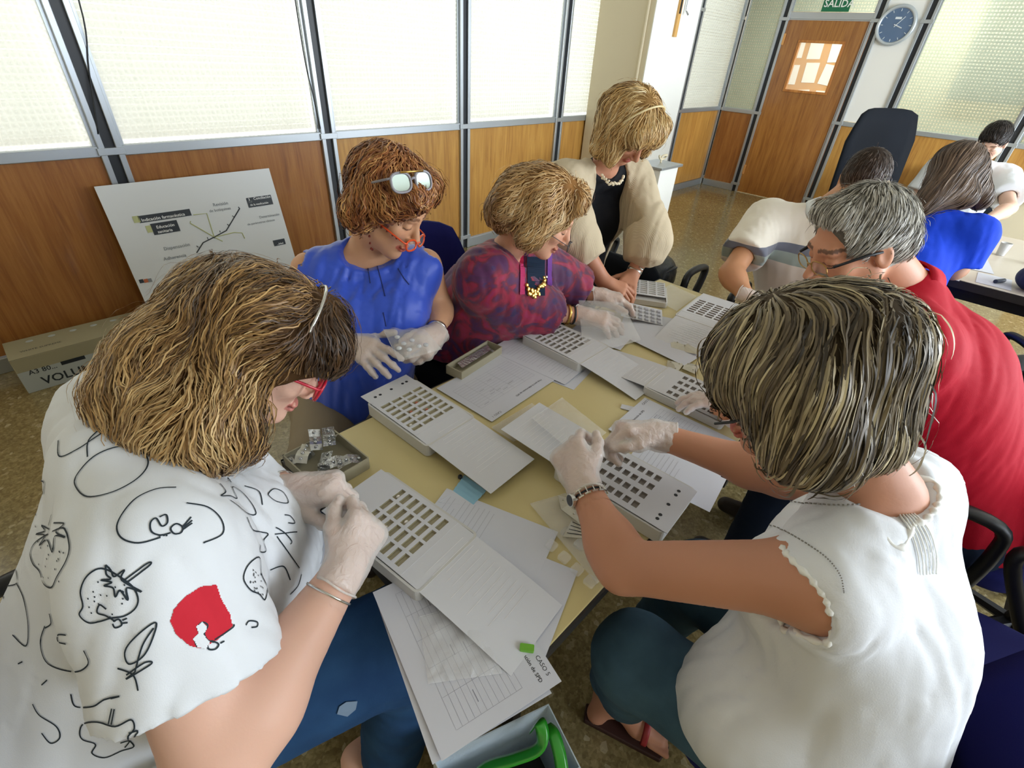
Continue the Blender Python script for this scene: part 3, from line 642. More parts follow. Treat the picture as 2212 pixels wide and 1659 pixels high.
# ---------------------------------------------------------------- furniture
M_top = mat('table_laminate', 'cdbd86', .32, noise=(3, 'd3c490')); M_edge = mat('table_edging', '26221e', .5); M_leg = mat('black_steel', '15161a', .4, .3)
M_blue = cloth('navy_chair_fabric', '1a1c58', None, .9, .35, 600, .001, .4); M_plas = mat('black_plastic', '141416', .45); M_blackfab = cloth('black_chair_fabric', '14181f', None, .9, .3, 600, .001, .4)
TX0, TX1, TY0, TY1, TZ = .262, 2.03, .216, .955, .74
T = thing('table', 'long cream laminate table with black edging covered in papers and pill trays', 'table', ((TX0+TX1)/2, (TY0+TY1)/2, 0))
MB().box((TX0+.004, TY0+.004, TZ-.026), (TX1-.004, TY1-.004, TZ)).obj('tabletop', M_top, T, bevel=.002)
ed = MB(); 
for a, b in (((TX0-.001, TY0-.001), (TX1+.001, TY0+.004)), ((TX0-.001, TY1-.004), (TX1+.001, TY1+.001)), ((TX0-.001, TY0), (TX0+.004, TY1)), ((TX1-.004, TY0), (TX1+.001, TY1))): ed.box((a[0], a[1], TZ-.027), (b[0], b[1], TZ-.0015))
ed.obj('edging', M_edge, T)
for x in (.47, 1.85):
    for y in (.34, .86): MB().box((x-.018, y-.018, 0), (x+.018, y+.018, TZ-.06)).obj('leg', M_leg, T, bevel=.003)
    MB().box((x-.015, .34, TZ-.07), (x+.015, .86, TZ-.027)).obj('crossbar', M_leg, T)
MB().box((.47, .57, TZ-.07), (1.85, .60, TZ-.027)).obj('crossbar', M_leg, T)
def chair(label, x, y, rot, fab, back_h=(.62, .98), seat_z=.47, w=.46, arms=True, dx=.0, bw=None, seatd=.44):
    "task chair facing +y before it is turned by rot degrees"
    r = thing('office_chair', label, 'chair', (x, y, 0), rotz=math.radians(rot)); bw = bw or w
    MB().prism(rrect(-w/2, -seatd/2, w/2, seatd/2, .10, 6), seat_z-.07, seat_z).obj('seat', fab, r, bevel=.022, local=True, seg=4, smooth=True)
    V = []; F = []; N, K = 9, 9; z0, z1 = back_h
    for s in (0, 1):
        for i in range(N):
            for j in range(K):
                u = -1+2*i/(N-1); v = -1+2*j/(K-1); e = 1-.10*max(0, abs(v)-.55)/.45*2; px = u*bw/2*e; rr = (abs(u)**6+abs(v)**6); pz = (z0+z1)/2+v*(z1-z0)/2*(1-.10*abs(u)**5); py = -seatd/2-.02-.04*(1-u*u)+.02-.06*(v*.5)-(0 if s else .045)*(1-.5*min(rr, 1)); V.append((px, py, pz))
    for i in range(N-1):
        for j in range(K-1): a = i*K+j; b = a+K; F.append((a, a+1, b+1, b)); o = N*K; F.append((o+a, o+b, o+b+1, o+a+1))
    per = [i*K for i in range(N)]+[(N-1)*K+j for j in range(1, K)]+[i*K+K-1 for i in range(N-2, -1, -1)]+[j for j in range(K-2, 0, -1)]
    for i in range(len(per)): a, b = per[i], per[(i+1) % len(per)]; F.append((a, b, b+N*K, a+N*K))
    MB().add(V, F).obj('backrest', fab, r, local=True, smooth=True)
    MB().tube(curve([(0, -.05, seat_z-.08), (0, -seatd/2-.06, seat_z-.07), (0, -seatd/2-.10, seat_z+.06), (0, -seatd/2-.10, z0+.12)], 5), .022, 8, flat=.5).obj('back_bar', M_plas, r, local=True, smooth=True)
    if arms:
        for q in (-1, 1): a = MB().tube(curve([(q*(w/2-.04), -.06, seat_z-.075), (q*(w/2+.04), -.06, seat_z-.06), (q*(w/2+.05), -.06, seat_z+.10), (q*(w/2+.05), -.03, seat_z+.185), (q*(w/2+.05), .12, seat_z+.19), (q*(w/2+.05), .17, seat_z+.15), (q*(w/2+.05), .10, seat_z+.02), (q*(w/2+.03), .04, seat_z-.065), (q*(w/2-.04), .02, seat_z-.075)], 5), .017, 8, flat=1.2); a.obj('armrest', M_plas, r, local=True, smooth=True)
    MB().cyl((0, 0, .09), (0, 0, seat_z-.07), .026).obj('column', M_plas, r, local=True)
    for k in range(5):
        a = math.radians(72*k+18); c, s = math.cos(a), math.sin(a); l = MB().tube([(0, 0, .10), (.26*c, .26*s, .065)], [.026, .016], 6, flat=.7).obj('base_arm', M_plas, r, local=True); MB().tube([(.26*c-.012*s, .26*s+.012*c, .027), (.26*c+.012*s, .26*s-.012*c, .027)], .026, 12).obj('castor', M_plas, l, local=True)
    return r
chair('navy office chair under the woman in the white blouse', .80, -.18, 3, M_blue, back_h=(.50, .80), arms=False, seat_z=.465)
chair('navy office chair under the woman in the fruit T-shirt', -.27, .78, -90, M_blue, back_h=(.58, .95))
chair('navy office chair behind the woman in the blue top', .97, 1.33, 155, M_blue, back_h=(.56, 1.0), w=.46)
chair('black office chair under the woman in the patterned blouse', 1.13, 1.42, 180, M_blackfab, back_h=(.52, .78))
chair('navy office chair under the man in the red polo', 1.74, -.28, 10, M_blue, back_h=(.5, .82))
chair('navy office chair under the man in the striped polo', 2.52, .42, 92, M_blue, back_h=(.5, .8), w=.5)
chair('empty black office chair with loop armrests beyond the far table corner', 2.44, 1.27, -90, M_blackfab, back_h=(.5, .74), w=.48)
chair('empty navy office chair at the bottom right edge', 1.14, -.60, 4, M_blue, back_h=(.52, .90), arms=True, w=.5, seatd=.5)
chair('empty navy office chair right of the white blouse', 1.86, -.64, -22, M_blue, back_h=(.5, .82), arms=False, w=.5)
chair('tall black executive chair in front of the clock wall', 5.22, .66, 158, M_blackfab, back_h=(.50, 1.34), w=.62, bw=.86)
chair('black office chair tucked beside the second table', 2.95, -.62, -60, M_blackfab, back_h=(.5, .80), w=.46)
chair('black office chair under the long-haired woman', 2.93, .13, -90, M_blackfab, back_h=(.5, .78), arms=False)
chair('black office chair under the young man in white', 5.12, .2, 90, M_blackfab, back_h=(.5, .8), arms=False)
# second table and desk
M_top2 = mat('pale_laminate', 'cfc4b4', .35)
t = thing('table', 'second pale table at right holding trays and papers', 'table', (3.9, -.35, 0))
MB().box((3.27, -1.3, TZ-.026), (4.55, .42, TZ)).obj('tabletop', M_top2, t, bevel=.002); MB().box((3.262, -1.302, TZ-.04), (3.272, .422, TZ-.0015)).obj('edging', M_edge, t)
for x in (3.36, 4.46):
    for y in (-1.2, .33): MB().box((x-.018, y-.018, 0), (x+.018, y+.018, TZ-.027)).obj('leg', M_leg, t)
MB().box((3.30, -1.2, TZ-.10), (3.33, .34, TZ-.04)).obj('apron', M_leg, t)
t = thing('desk', 'cream desk beside the tall black chair near the clock wall', 'desk', (6.9, .2, 0))
MB().box((6.27, -.55, TZ-.03), (7.72, .62, TZ)).obj('desktop', mat('desk_cream', 'd8c9a4', .4), t, bevel=.01); MB().box((6.30, -.5, 0), (6.34, .57, TZ-.03)).obj('side_panel', M_cream, t); MB().box((7.6, -.5, 0), (7.64, .57, TZ-.03)).obj('side_panel', M_cream, t); MB().box((6.34, .50, .3), (7.6, .53, TZ-.03)).obj('modesty_panel', M_cream, t)
# ---------------------------------------------------------------- trays, papers, plastic
M_card = mat('white_card', 'cfd0d4', .55); M_tray = mat('tray_plastic', 'c9c8c4', .35); M_cell = mat('blister_cup', 'a8a084', .3, spec=.6); M_cell2 = mat('blister_cup_grey', '8f8880', .3, spec=.6); M_paper = mat('paper', 'ced0d8', .7); M_print = mat('print_grey', '6a6c76', .8); M_print2 = mat('print_faint', 'b6b8c0', .8); M_emb = mat('embossed_line', 'e8e8ea', .6); M_pill = mat('pill', 'b86a50', .4); M_pillw = mat('pill_white', 'eae6dc', .4); M_foil = mat('foil', 'b8b9b8', .25, .85, bump=(120, .6, .003))
M_clear = NT('clear_plastic'); M_clear.b.inputs['Base Color'].default_value = L4('f4f4f2'); M_clear.b.inputs['Roughness'].default_value = .12; M_clear.b.inputs['Alpha'].default_value = .22; M_clear.b.inputs['Specular IOR Level'].default_value = 1.; _mp = M_clear.coords(); _n = M_clear.new('ShaderNodeTexNoise', {'Scale': 30., 'Detail': 3., 'Distortion': 1.}); M_clear.link(_mp, 0, _n, 'Vector'); M_clear.bump((_n, 'Fac'), .8, .01); M_clear = M_clear.m
def tray(label, fr, fl, z, sgn=1, tab=.07, cover=.255, square=False, cells=M_cell, base=True, holes=0, lift=0, pills=(), zb=.742, zlift=None, bl=.215, curl=0., tabup=0.):
    "pill-tray: white base, card with 7x4 windows over blister cups, tab and folded-out cover; fr, fl = ends of the fold seen from the cover"
    fr = np.array([*fr, z]); fl = np.array([*fl, z]); W = np.linalg.norm(fl-fr); ex = (fl-fr)/W; ey = nrm(np.cross(ex, (0, 0, 1)))*sgn; up = V_(0, 0, 1)
    r = thing('pill_tray', label, 'pill tray', (*(fr+fl)[:2]/2, zb)); P = lambda a, b, c=0.: fr+ex*a+ey*b+up*c
    gl = .150; m0 = (W-4*.0375)/2+.004; th = .0012; cw, cl = (.019, .0145) if square else (.029, .0128)
    # card with real window openings, built as strips
    def sl(q, a0, b0, a1, b1, c0=0, c1=th): q.hexa([P(a0, b0, c0), P(a1, b0, c0), P(a1, b1, c0), P(a0, b1, c0), P(a0, b0, c1), P(a1, b0, c1), P(a1, b1, c1), P(a0, b1, c1)]); return q
    c = MB(); gx = [m0+(i+.5)*(W-2*m0)/4 for i in range(4)]; gy = [.012+(j+.5)*.021 for j in range(7)]; prev = 0
    for j in range(7):
        y0, y1 = gy[j]-cl/2, gy[j]+cl/2; sl(c, 0, prev, W, y0); xp = 0
        for i in range(4): sl(c, xp, y0, gx[i]-cw/2, y1); xp = gx[i]+cw/2
        sl(c, xp, y0, W, y1); prev = y1
    sl(c, 0, prev, W, gl+tab if not tabup else gl); card = c.obj('card', M_card, r)
    if tabup: MB().slab([P(0, gl), P(W, gl), P(W, gl+tab, tabup), P(0, gl+tab, tabup)], th).obj('tab', M_card, card)
    for h in range(holes): a = (.022, .036, .075, .112, .128)[h]; MB().cyl(P(a, gl+tab*.62, th+tabup*.62), P(a, gl+tab*.62, th+.0003+tabup*.62), .0042, 14).obj('punch_hole', M_blk, card)
    pr = []
    for j in range(7):
        for i in range(4):
            k = MB(); a0, a1, b0, b1 = gx[i]-cw/2, gx[i]+cw/2, gy[j]-cl/2, gy[j]+cl/2; s = .0018; d = -.005
            A = [P(a0, b0, -.0002), P(a1, b0, -.0002), P(a1, b1, -.0002), P(a0, b1, -.0002)]; B_ = [P(a0+s, b0+s, d), P(a1-s, b0+s, d), P(a1-s, b1-s, d), P(a0+s, b1-s, d)]
            k.add(A+B_, [(4, 5, 6, 7), (0, 1, 5, 4), (1, 2, 6, 5), (2, 3, 7, 6), (3, 0, 4, 7)]); o = k.obj('blister_cup', cells, r)
            if (j, i) in pills: MB().ball(P(gx[i]+.004, gy[j]-.001, d+.003), .0042, 8, (1.2, .9, .7)).obj('pill', M_pill if (i+j) % 2 else M_pillw, o)
    if base:
        b = MB(); hb = z-zb-.0005
        x0, x1, y0, y1 = -.006, W+.006, -.05, -.05+bl+.03
        pl = rrect(x0, y0, x1, y1, .012, 4); n = len(pl); ring = lambda pp, cz: [P(p[0], p[1], cz) for p in pp]; inn = rrect(x0+.005, y0+.005, x1-.005, y1-.005, .008, 4)
        V = ring(pl, -hb)+ring(pl, -.001)+ring(inn, -.001)+ring(inn, -.012)+ring(inn, -hb+.002)
        F = [tuple(range(n-1, -1, -1))]
        for k in range(3): F += [(k*n+i, k*n+(i+1) % n, (k+1)*n+(i+1) % n, (k+1)*n+i) for i in range(n)]
        F += [tuple(3*n+i for i in range(n))]
        F = [f[::-1] for f in F]
        b.add(V, F).obj('tray_base', M_tray, r)
    if cover:
        V = []; F = []; N = 8
        for i in range(N+1):
            t_ = i/N; yy = -t_*cover; zz = -(z-zb-.004)*t_**1.5*(1 if zlift is None else 0)+(zlift or 0)*t_+curl*math.sin(t_*3.1)
            for a in (0, W): V += [P(a, yy, zz+.0008), P(a, yy, zz)]
            if i: k = 4*(i-1); F += [(k, k+2, k+6, k+4), (k+1, k+5, k+7, k+3), (k, k+4, k+5, k+1), (k+2, k+3, k+7, k+6)]
        F += [(0, 1, 3, 2), (4*N, 4*N+2, 4*N+3, 4*N+1)]; cv = MB().add(V, F).obj('cover', M_card, r); L = MB()
        for i in range(13):
            b0 = -.03-i*.0135; t_ = -b0/cover; zz = -(z-zb-.004)*t_**1.5*(1 if zlift is None else 0)+(zlift or 0)*t_+curl*math.sin(t_*3.1)+.0012
            a1 = W*random.uniform(.55, .85); L.add([P(.02, b0, zz), P(a1, b0, zz), P(a1, b0-.0016, zz), P(.02, b0-.0016, zz)], [(0, 1, 2, 3)])
        o = L.obj('printed_lines', M_emb, cv); o['kind'] = 'stuff'
    return r
V_ = lambda *a: np.array(a, float)
tray('pill tray nearest the woman in the fruit T-shirt, cover folded towards the lower edge', (.427, .503), (.272, .484), .775, 1, tab=.085, pills=((6, 3), (6, 0), (3, 1), (4, 2)), bl=.245)
tray('pill tray by the woman in blue with a punched tab over the table edge', (.677, .784), (.523, .776), .777, 1, tab=.078, holes=5, pills=((2, 1), (2, 2), (3, 2), (4, 1), (1, 3)), zlift=-.012)
tray('pill tray in front of the woman in the patterned blouse', (1.268, .765), (1.108, .762), .775, 1, tab=.08, cells=M_cell2)
tray('pill tray in front of the woman in the white blouse, punched tab pointing at her', (.703, .425), (.860, .435), .777, 1, tab=.085, cover=.22, square=True, cells=M_cell2, holes=5, zlift=.01, bl=.25)
tray('pill tray with square windows under the red-shirted man\'s glove', (1.17, .468), (1.322, .475), .768, 1, tab=.05, square=True, cells=M_cell2, cover=.24)
tray('pill tray under the hands of the man in the striped polo', (1.735, .530), (1.72, .690), .775, 1, tab=.08, cover=.24, cells=M_cell2)
tray('empty pill card lying beside the standing woman\'s watch', (1.80, .80), (1.725, .925), .765, 1, tab=.01, cover=.0, cells=mat('empty_cup', 'c9c8c2', .3), base=True, bl=.14)
tray('pill tray on the second table', (3.42, -.04), (3.42, .10), .76, 1, tab=.05, cover=.2)
zs = [.7408]
mat_once = lambda n, c, r_: bpy.data.materials.get(n) or mat(n, c, r_)
def sheet(label, c, ang, w, h, title=None, head=None, lines=(14, .012), grid=False, name='paper_sheet', z=None, m=None, tilt=(0, 0), small=True):
    "paper lying with its reading direction at ang degrees, c = lower left corner for the reader"
    zs[0] += .0006; z = zs[0] if z is None else z; a = math.radians(ang); r_ = V_(math.cos(a), math.sin(a), tilt[0]); u = V_(-math.sin(a), math.cos(a), tilt[1]); c = V_(*c, z)
    r = thing(name, label, 'paper', c); P = lambda x, y, q=0.: c+r_*x+u*y+V_(0, 0, q)
    MB().slab([P(0, 0), P(w, 0), P(w, h), P(0, h)], .0005).obj('page', m or M_paper, r); n = V_(*np.cross(r_, u)); zt = .0007
    if title: text('title', title.strip(), .0092, frame4(P(w*(.95 if title[0] == ' ' else .10), h-.032, zt), r_, u, n), M_blk, r, 'RIGHT' if title[0] == ' ' else 'LEFT', bold=.012)
    if head: text('heading', head, .0105, frame4(P(w*.82, h-.016, zt), r_, u, n), M_blk, r)
    L = MB(); y = h-.055 if title else h-.02; k = 0
    if grid:
        for i in range(12): yy = h-.06-i*.0105; L.add([P(w*.08, yy, zt), P(w*.92, yy, zt), P(w*.92, yy-.0005, zt), P(w*.08, yy-.0005, zt)], [(0, 3, 2, 1)])
        for i in range(6): xx = w*(.08+.168*i); L.add([P(xx, h-.06, zt), P(xx+.0005, h-.06, zt), P(xx+.0005, h-.175, zt), P(xx, h-.175, zt)], [(0, 3, 2, 1)])
        for i in range(9): xx = w*random.uniform(.1, .8); yy = h-.055-random.randint(0, 9)*.0105; L.add([P(xx, yy, zt), P(xx+.02, yy, zt), P(xx+.02, yy-.0016, zt), P(xx, yy-.0016, zt)], [(0, 3, 2, 1)])
    else:
        while y > .03 and k < lines[0]:
            e = w*random.choice((.9, .9, .88, .7)); L.add([P(w*.1, y, zt), P(e, y, zt), P(e, y-.0013, zt), P(w*.1, y-.0013, zt)], [(0, 3, 2, 1)]); y -= lines[1]; k += 1
    if L.V: o = L.obj('printed_lines', M_print2 if not grid else mat_once('grid_grey', '9a9ca8', .8), r); o['kind'] = 'stuff'
    return r
sheet('plain sheet fanned under the pages at the near left corner', (.232, .505), -102, .28, .19, lines=(0, .01))
sheet('second plain sheet fanned under the pages at the near left corner', (.225, .50), -107, .285, .20, lines=(0, .01))
sheet('landscape form headed CASO 5 hanging over the near corner', (.226, .508), -104.3, .297, .21, '              para la elaboración de SPD', 'CASO 5', grid=True, z=.7462)
sheet('plain sheet under the cover of the nearest tray, right side', (.340, .202), 20.3, .21, .297, lines=(0, 1)); sheet('translucent form under the near tray cover by the blue mask', (.44, .31), 20, .15, .27, lines=(10, .012))
sheet('landscape form on the far side between two trays, its heading towards the camera', (1.001, .955), 183.5, .285, .22, 'Hoja para la elaboración de SPD', 'CASO 1', grid=True)
sheet('closely printed page on the stack by the patterned blouse', (1.18, 1.02), 187, .20, .30, lines=(24, .011)); sheet('slightly turned page under the closely printed one', (1.165, 1.0), 192, .21, .297, lines=(20, .012), z=.7406)
sheet('form headed CASO 2 beyond the gloved hands at centre right', (.955, .19), 3, .205, .295, 'Datos para la elaboración de SPD', 'CASO 2', grid=True)
sheet('blank sheet under the white blouse woman\'s tray', (.87, .16), 8, .13, .22, lines=(9, .012)); sheet('printed sheet beside the bagged blister card', (1.56, .62), 25, .15, .20, lines=(5, .02)); sheet('wide pale sheet under the far right tray', (1.40, .50), -3, .21, .29, lines=(0, 1)); sheet('white sheet below the blister being bagged', (1.32, .70), 12, .2, .2, lines=(0, 1))
sheet('loose leaflets under the left end of the nearest tray', (.215, .62), 80, .14, .13, lines=(3, .01)); sheet('papers lying on the second table', (3.5, .05), -80, .21, .297, lines=(6, .02), z=.7415); sheet('white page at the front edge of the second table', (3.30, -.10), -88, .14, .2, lines=(0, 1), z=.7412)
# plastic bags and bits
def bag(label, quad, bulge=.012, name='plastic_bag', seed=1, m=None, fill=None, n=18):
    q = [np.array(p, float) for p in quad]; g = np.random.default_rng(seed); f = Fld; V = []; F = []
    r = thing(name, label, 'plastic bag', (q[0]+q[1]+q[2]+q[3])/4)
    for s in (1, 0):
        for i in range(n+1):
            for j in range(n+1):
                u, v = i/n, j/n; p = q[0]*(1-u)*(1-v)+q[1]*u*(1-v)+q[2]*u*v+q[3]*(1-u)*v; e = (16*u*(1-u)*v*(1-v))**.4
                V.append(p+V_(0, 0, (bulge*e*(1+.5*math.sin(9*u+4*v+seed)*math.sin(11*v-3*u+seed))+.0012 if s else .0003)+.0015*math.sin(23*u+seed)*math.sin(19*v)*e))
    for s in (0, 1):
        o = s*(n+1)**2
        for i in range(n):
            for j in range(n): a = o+i*(n+1)+j; F.append((a, a+n+1, a+n+2, a+1) if not s else (a, a+1, a+n+2, a+n+1))
    MB().add(V, F).obj('film', m or M_clear, r, smooth=True)
    MB().tube([q[0]+V_(0, 0, .002), q[1]+V_(0, 0, .002)], .0012, 5).obj('seal', m or M_clear, r); return r
bag('clear bag lying over the open tray cover at centre', [az(1150, 905, .80), az(1215, 860, .77), az(1310, 935, .79), az(1245, 985, .81)], .006, seed=2)
bag('clear bag left of centre beside the white tape', [az(1062, 925, .744), az(1150, 872, .744), az(1195, 905, .744), az(1110, 955, .744)], .004, seed=3)
b = bag('clear bag with an empty blister strip beside the tanned elbow', [az(1145, 1090, .744), az(1240, 1062, .744), az(1365, 1185, .744), az(1290, 1262, .744)], .008, seed=4)
for i in range(4):
    for j in range(2): p = az(1225+i*28-j*34, 1160+i*26+j*28-10, .748); MB().prism([(p[0]+x, p[1]+y) for x, y in rrect(-.011, -.011, .011, .011, .004, 3)], .744, .752).obj('empty_cup', M_clear, b, bevel=.001)
bag('clear bag resting on the CASO 5 form', [az(905, 1335, .7485), az(1030, 1300, .7485), az(1085, 1455, .7485), az(925, 1478, .7485)], .010, seed=5)
bag('clear bag between the hands of the patterned-blouse woman', [az(1250, 650, .83), az(1345, 655, .82), az(1385, 735, .755), az(1260, 770, .755)], .010, seed=6)
bag('clear bag sheet right of the empty pill card', [az(1400, 640, .75), az(1450, 615, .75), az(1505, 640, .745), az(1462, 672, .745)], .008, seed=8)
hb = bag('clear bag of round blister pills held by the woman in blue', [az(828, 712, .895), az(862, 782, .88), az(955, 755, .885), az(918, 712, .90)], .016, seed=9)
for i, (x, y) in enumerate(((858, 728), (872, 742), (890, 735), (905, 748), (862, 752), (884, 755), (920, 745))): MB().ball(az(x, y, .897), .0078, 10, (1, 1, .6)).obj('blister_bubble', mat_once('bubble_white', 'd9dee2', .12), hb, smooth=True)
M_cardfoil = M_foil
t = thing('blister_card', 'white blister card with square cups being slid into a bag', 'blister card', az(1400, 680, .76)); c0 = az(1343, 650, .785); cu = nrm(az(1440, 672, .765)-c0); cv = nrm(az(1335, 690, .765)-c0); cv = nrm(cv-cu*(cv@cu))
MB().slab([c0, c0+cu*.16, c0+cu*.16+cv*.10, c0+cv*.10], .001).obj('card', M_card, t); nn = nrm(np.cross(cu, cv)); nn = nn*np.sign(nn[2])
for i in range(6):
    for j in range(4): p = c0+cu*(.018+.024*i)+cv*(.014+.023*j)+nn*.001; MB().hexa([p+cu*a+cv*b_ for a, b_ in ((0, 0), (.015, 0), (.015, .014), (0, .014))]+[p+cu*a+cv*b_+nn*.005 for a, b_ in ((.002, .002), (.013, .002), (.013, .012), (.002, .012))]).obj('square_cup', M_cell2 if i < 2 else M_print2, t)
def foil(label, pts, z, seed, m=M_foil, name='blister_foil'):
    g = np.random.default_rng(seed); P = [az(a, b, z+g.uniform(0, .014)) for a, b in pts]; c = sum(P)/len(P); n = len(P); r = thing(name, label, 'blister foil', c)
    V = P+[c+V_(0, 0, .006)]+[p-V_(0, 0, .0008) for p in P]+[c+V_(0, 0, .0052)]
    o = MB().add(V, [(i, (i+1) % n, n) for i in range(n)]+[(n+1+(i+1) % n, n+1+i, 2*n+1) for i in range(n)]+[(i, n+1+i, n+1+(i+1) % n, (i+1) % n) for i in range(n)]).obj('scrap', m, r)
    for i in range(3): q = lerp(P[i], c, .5)+V_(0, 0, .004); MB().ball(q, .003, 6).obj('bubble', m, r)
    return r
M_fpap = mat('foil_paper', 'c8c4b4', .4, .3, bump=(150, .5, .002))
foil('torn curled foil scrap near the far centre', [(1448, 735), (1480, 748), (1508, 732), (1506, 765), (1478, 760), (1450, 750)], .743, 1, M_fpap); foil('printed foil scrap below the curled one', [(1442, 778), (1478, 785), (1462, 806), (1440, 793)], .743, 2, M_fpap); foil('second printed foil scrap next to the bob hairdo', [(1480, 782), (1512, 790), (1502, 808), (1474, 796)], .743, 3, M_fpap)
foil('red-dotted foil strip beside the tanned forearm', [(1205, 1070), (1240, 1078), (1252, 1130), (1212, 1100)], .748, 4, M_fpap)
t = thing('medicine_leaflet', 'small printed pink and white packet beside the tanned forearm', 'packet', az(1240, 1150, .75)); q = [az(a, b, .752) for a, b in ((1215, 1160), (1238, 1120), (1262, 1135), (1270, 1165))]; MB().slab([q[0], q[3], q[2], q[1]], .002).obj('packet', M_fpap, t)
for k in range(4): a = lerp(q[0], q[1], .2+.2*k)+V_(0, 0, .0025); b_ = lerp(q[3], q[2], .2+.2*k)+V_(0, 0, .0025); MB().tube([lerp(a, b_, .1), lerp(a, b_, .8)], .0009, 4).obj('print_line', M_blk, t)
t = thing('face_mask', 'folded pale blue surgical mask half under a tray cover', 'face mask', az(1012, 1055, .742)); mb_ = mat('mask_blue', '8fbcd2', .8)
q = [az(a, b, .743) for a, b in ((978, 1062), (1003, 1028), (1050, 1062), (1022, 1092))]
for k in range(4): s0, s1 = k/4, (k+1)/4; MB().slab([lerp(q[0], q[1], s0), lerp(q[3], q[2], s0), lerp(q[3], q[2], s1)+V_(0, 0, .003), lerp(q[0], q[1], s1)+V_(0, 0, .003)], .001).obj('pleat', mb_, t)
MB().tube(curve([q[0], az(960, 1078, .744), az(950, 1085, .744), q[3]], 5), .0012, 5).obj('ear_loop', M_paper, t)
tag(MB().slab([az(1340, 882, .742), az(1373, 892, .742), az(1378, 882, .742), az(1343, 874, .742)], .002).obj('tape_strip', M_card), 'short strip of white tape on the bare table centre', 'tape')
tag(MB().ball(az(994, 1030, .746), .006, 10).obj('rubber_stopper', M_blk), 'tiny black stopper beside the blue mask', 'stopper')
# open carton with foils at the left corner, carton by the forms
def carton(label, c, wx, wy, h, ang, name='open_carton'):
    r = thing(name, label, 'carton', (*c, TZ)); a = math.radians(ang); u, v = V_(math.cos(a), math.sin(a), 0), V_(-math.sin(a), math.cos(a), 0); o = V_(*c, TZ+.001); m = mat('grey_carton', 'a39c84', .7) if 'grey_carton' not in bpy.data.materials else bpy.data.materials['grey_carton']
    def wall(p, d, l): n = nrm(np.cross(d, (0, 0, 1)))*.003; return MB().hexa([p, p+d*l, p+d*l+n, p+n, p+V_(0, 0, h), p+d*l+V_(0, 0, h), p+d*l+n+V_(0, 0, h), p+n+V_(0, 0, h)])
    for p, d, l in ((o, u, wx), (o+v*wy, u, wx), (o, v, wy), (o+u*wx, v, wy)): wall(p, d, l).obj('wall', m, r)
    MB().slab([o, o+u*wx, o+u*wx+v*wy, o+v*wy], .002).obj('base', m, r); return r, o, u, v
r, o, u, v = carton('open carton of silver blister foils at the near left corner of the table', (.268, .785), .13, .145, .032, 3)
g = np.random.default_rng(12)
for k in range(9):
    p = o+u*g.uniform(.02, .12)+v*g.uniform(.02, .14)+V_(0, 0, .012+.004*k); d1 = nrm(V_(g.normal(), g.normal(), g.uniform(-.5, .5))); d2 = nrm(np.cross(d1, V_(g.uniform(-.4, .4), g.uniform(-.4, .4), 1)))
    t = thing('blister_strip', 'crumpled silver blister strip in the carton', 'blister', p, 'blister strips in the corner carton'); V = []; N = 5
    for i in range(N): 
        for s in (-1, 1): V.append(p+d1*.06*(i/(N-1)-.5)+d2*.014*s+V_(0, 0, .006*math.sin(i*1.4+k)))
    MB().add(V, [(2*i, 2*i+1, 2*i+3, 2*i+2) for i in range(N-1)]).obj('foil_sheet', M_foil if k % 3 else M_fpap, t)
    for i in range(4): MB().ball(lerp(V[2*i], V[2*i+3], .5)+V_(0, 0, .003), .0045, 8, (1, 1, .6)).obj('bubble', M_foil, t, smooth=True)
r, o, u, v = carton('open carton behind the landscape form on the far side', (.80, .925), .20, .06, .03, 8)
for k in range(3): p = o+u*(.04+.05*k)+v*.03+V_(0, 0, .012); t = thing('blister_strip', 'silver strip in the far side carton', 'blister', p, 'blister strips in the far carton'); MB().slab([p, p+u*.05, p+u*.05+v*.02+V_(0, 0, .01), p+v*.02+V_(0, 0, .01)], .001).obj('foil_sheet', M_foil, t)
tag(MB().slab([az(1056, 750, .741), az(1078, 742, .741), az(1112, 765, .741), az(1092, 772, .741)], .003).obj('green_folder', mat('green_card', '4d8c35', .6)), 'corner of a green folder under the far stack of pages', 'folder')
# clear tub by the loop armrest, bit of cable
def lp(z): return [az(a, b, z) for a, b in ((1440, 640), (1462, 612), (1505, 632), (1485, 662))]
# poster board leaning on the wall
q = [ay(205, 406, YB-.10), ay(583, 364, YB-.10)]; tl, tr = q; wdt = np.linalg.norm((tr-tl)[:2]); x0, x1 = tl[0], tr[0]; zt_ = (tl[2]+tr[2])/2
t = thing('poster_board', 'white poster board with a route diagram of pharmacy services leaning against the wood panel', 'poster', ((x0+x1)/2, YB-.2, 0)); bot = V_(x0, YB-.28, .0); H_ = math.hypot(zt_, .20); ur = V_(1, 0, 0); uu = nrm(V_(0, .20, zt_)); nn = np.cross(ur, uu)
MB().slab([bot, bot+ur*(x1-x0), bot+ur*(x1-x0)+uu*H_, bot+uu*H_], .006).obj('board', mat('poster_white', 'd3d6d8', .5), t)
def PP(px, py):                                     # the point of the board's face seen at a pixel
    d = ray(px, py); k = ((bot-EYE)@nn)/(d@nn); return EYE+d*k+nn*.0075
def tx(s, px, py, size, m): text('lettering', s, size, frame4(PP(px, py), ur, uu, nn), m, t, bold=.01)
dkb = mat('label_black', '1c242c', .5); lw_ = mat('label_white', 'e4e6e6', .5); gy_ = mat('label_grey', '7f858a', .6); yl = mat('line_yellow', 'b4b884', .6)
def blk(p, sx, sy, m=dkb): o = PP(*p)+nn*.0; MB().slab([o, o+ur*sx, o+ur*sx+uu*sy, o+uu*sy], .0006).obj('label_block', m, t)
for p, sx, sy in (((302, 482), .255, .036), ((333, 508), .130, .060), ((537, 449), .150, .056), ((592, 532), .075, .036)): blk(p, sx, sy)
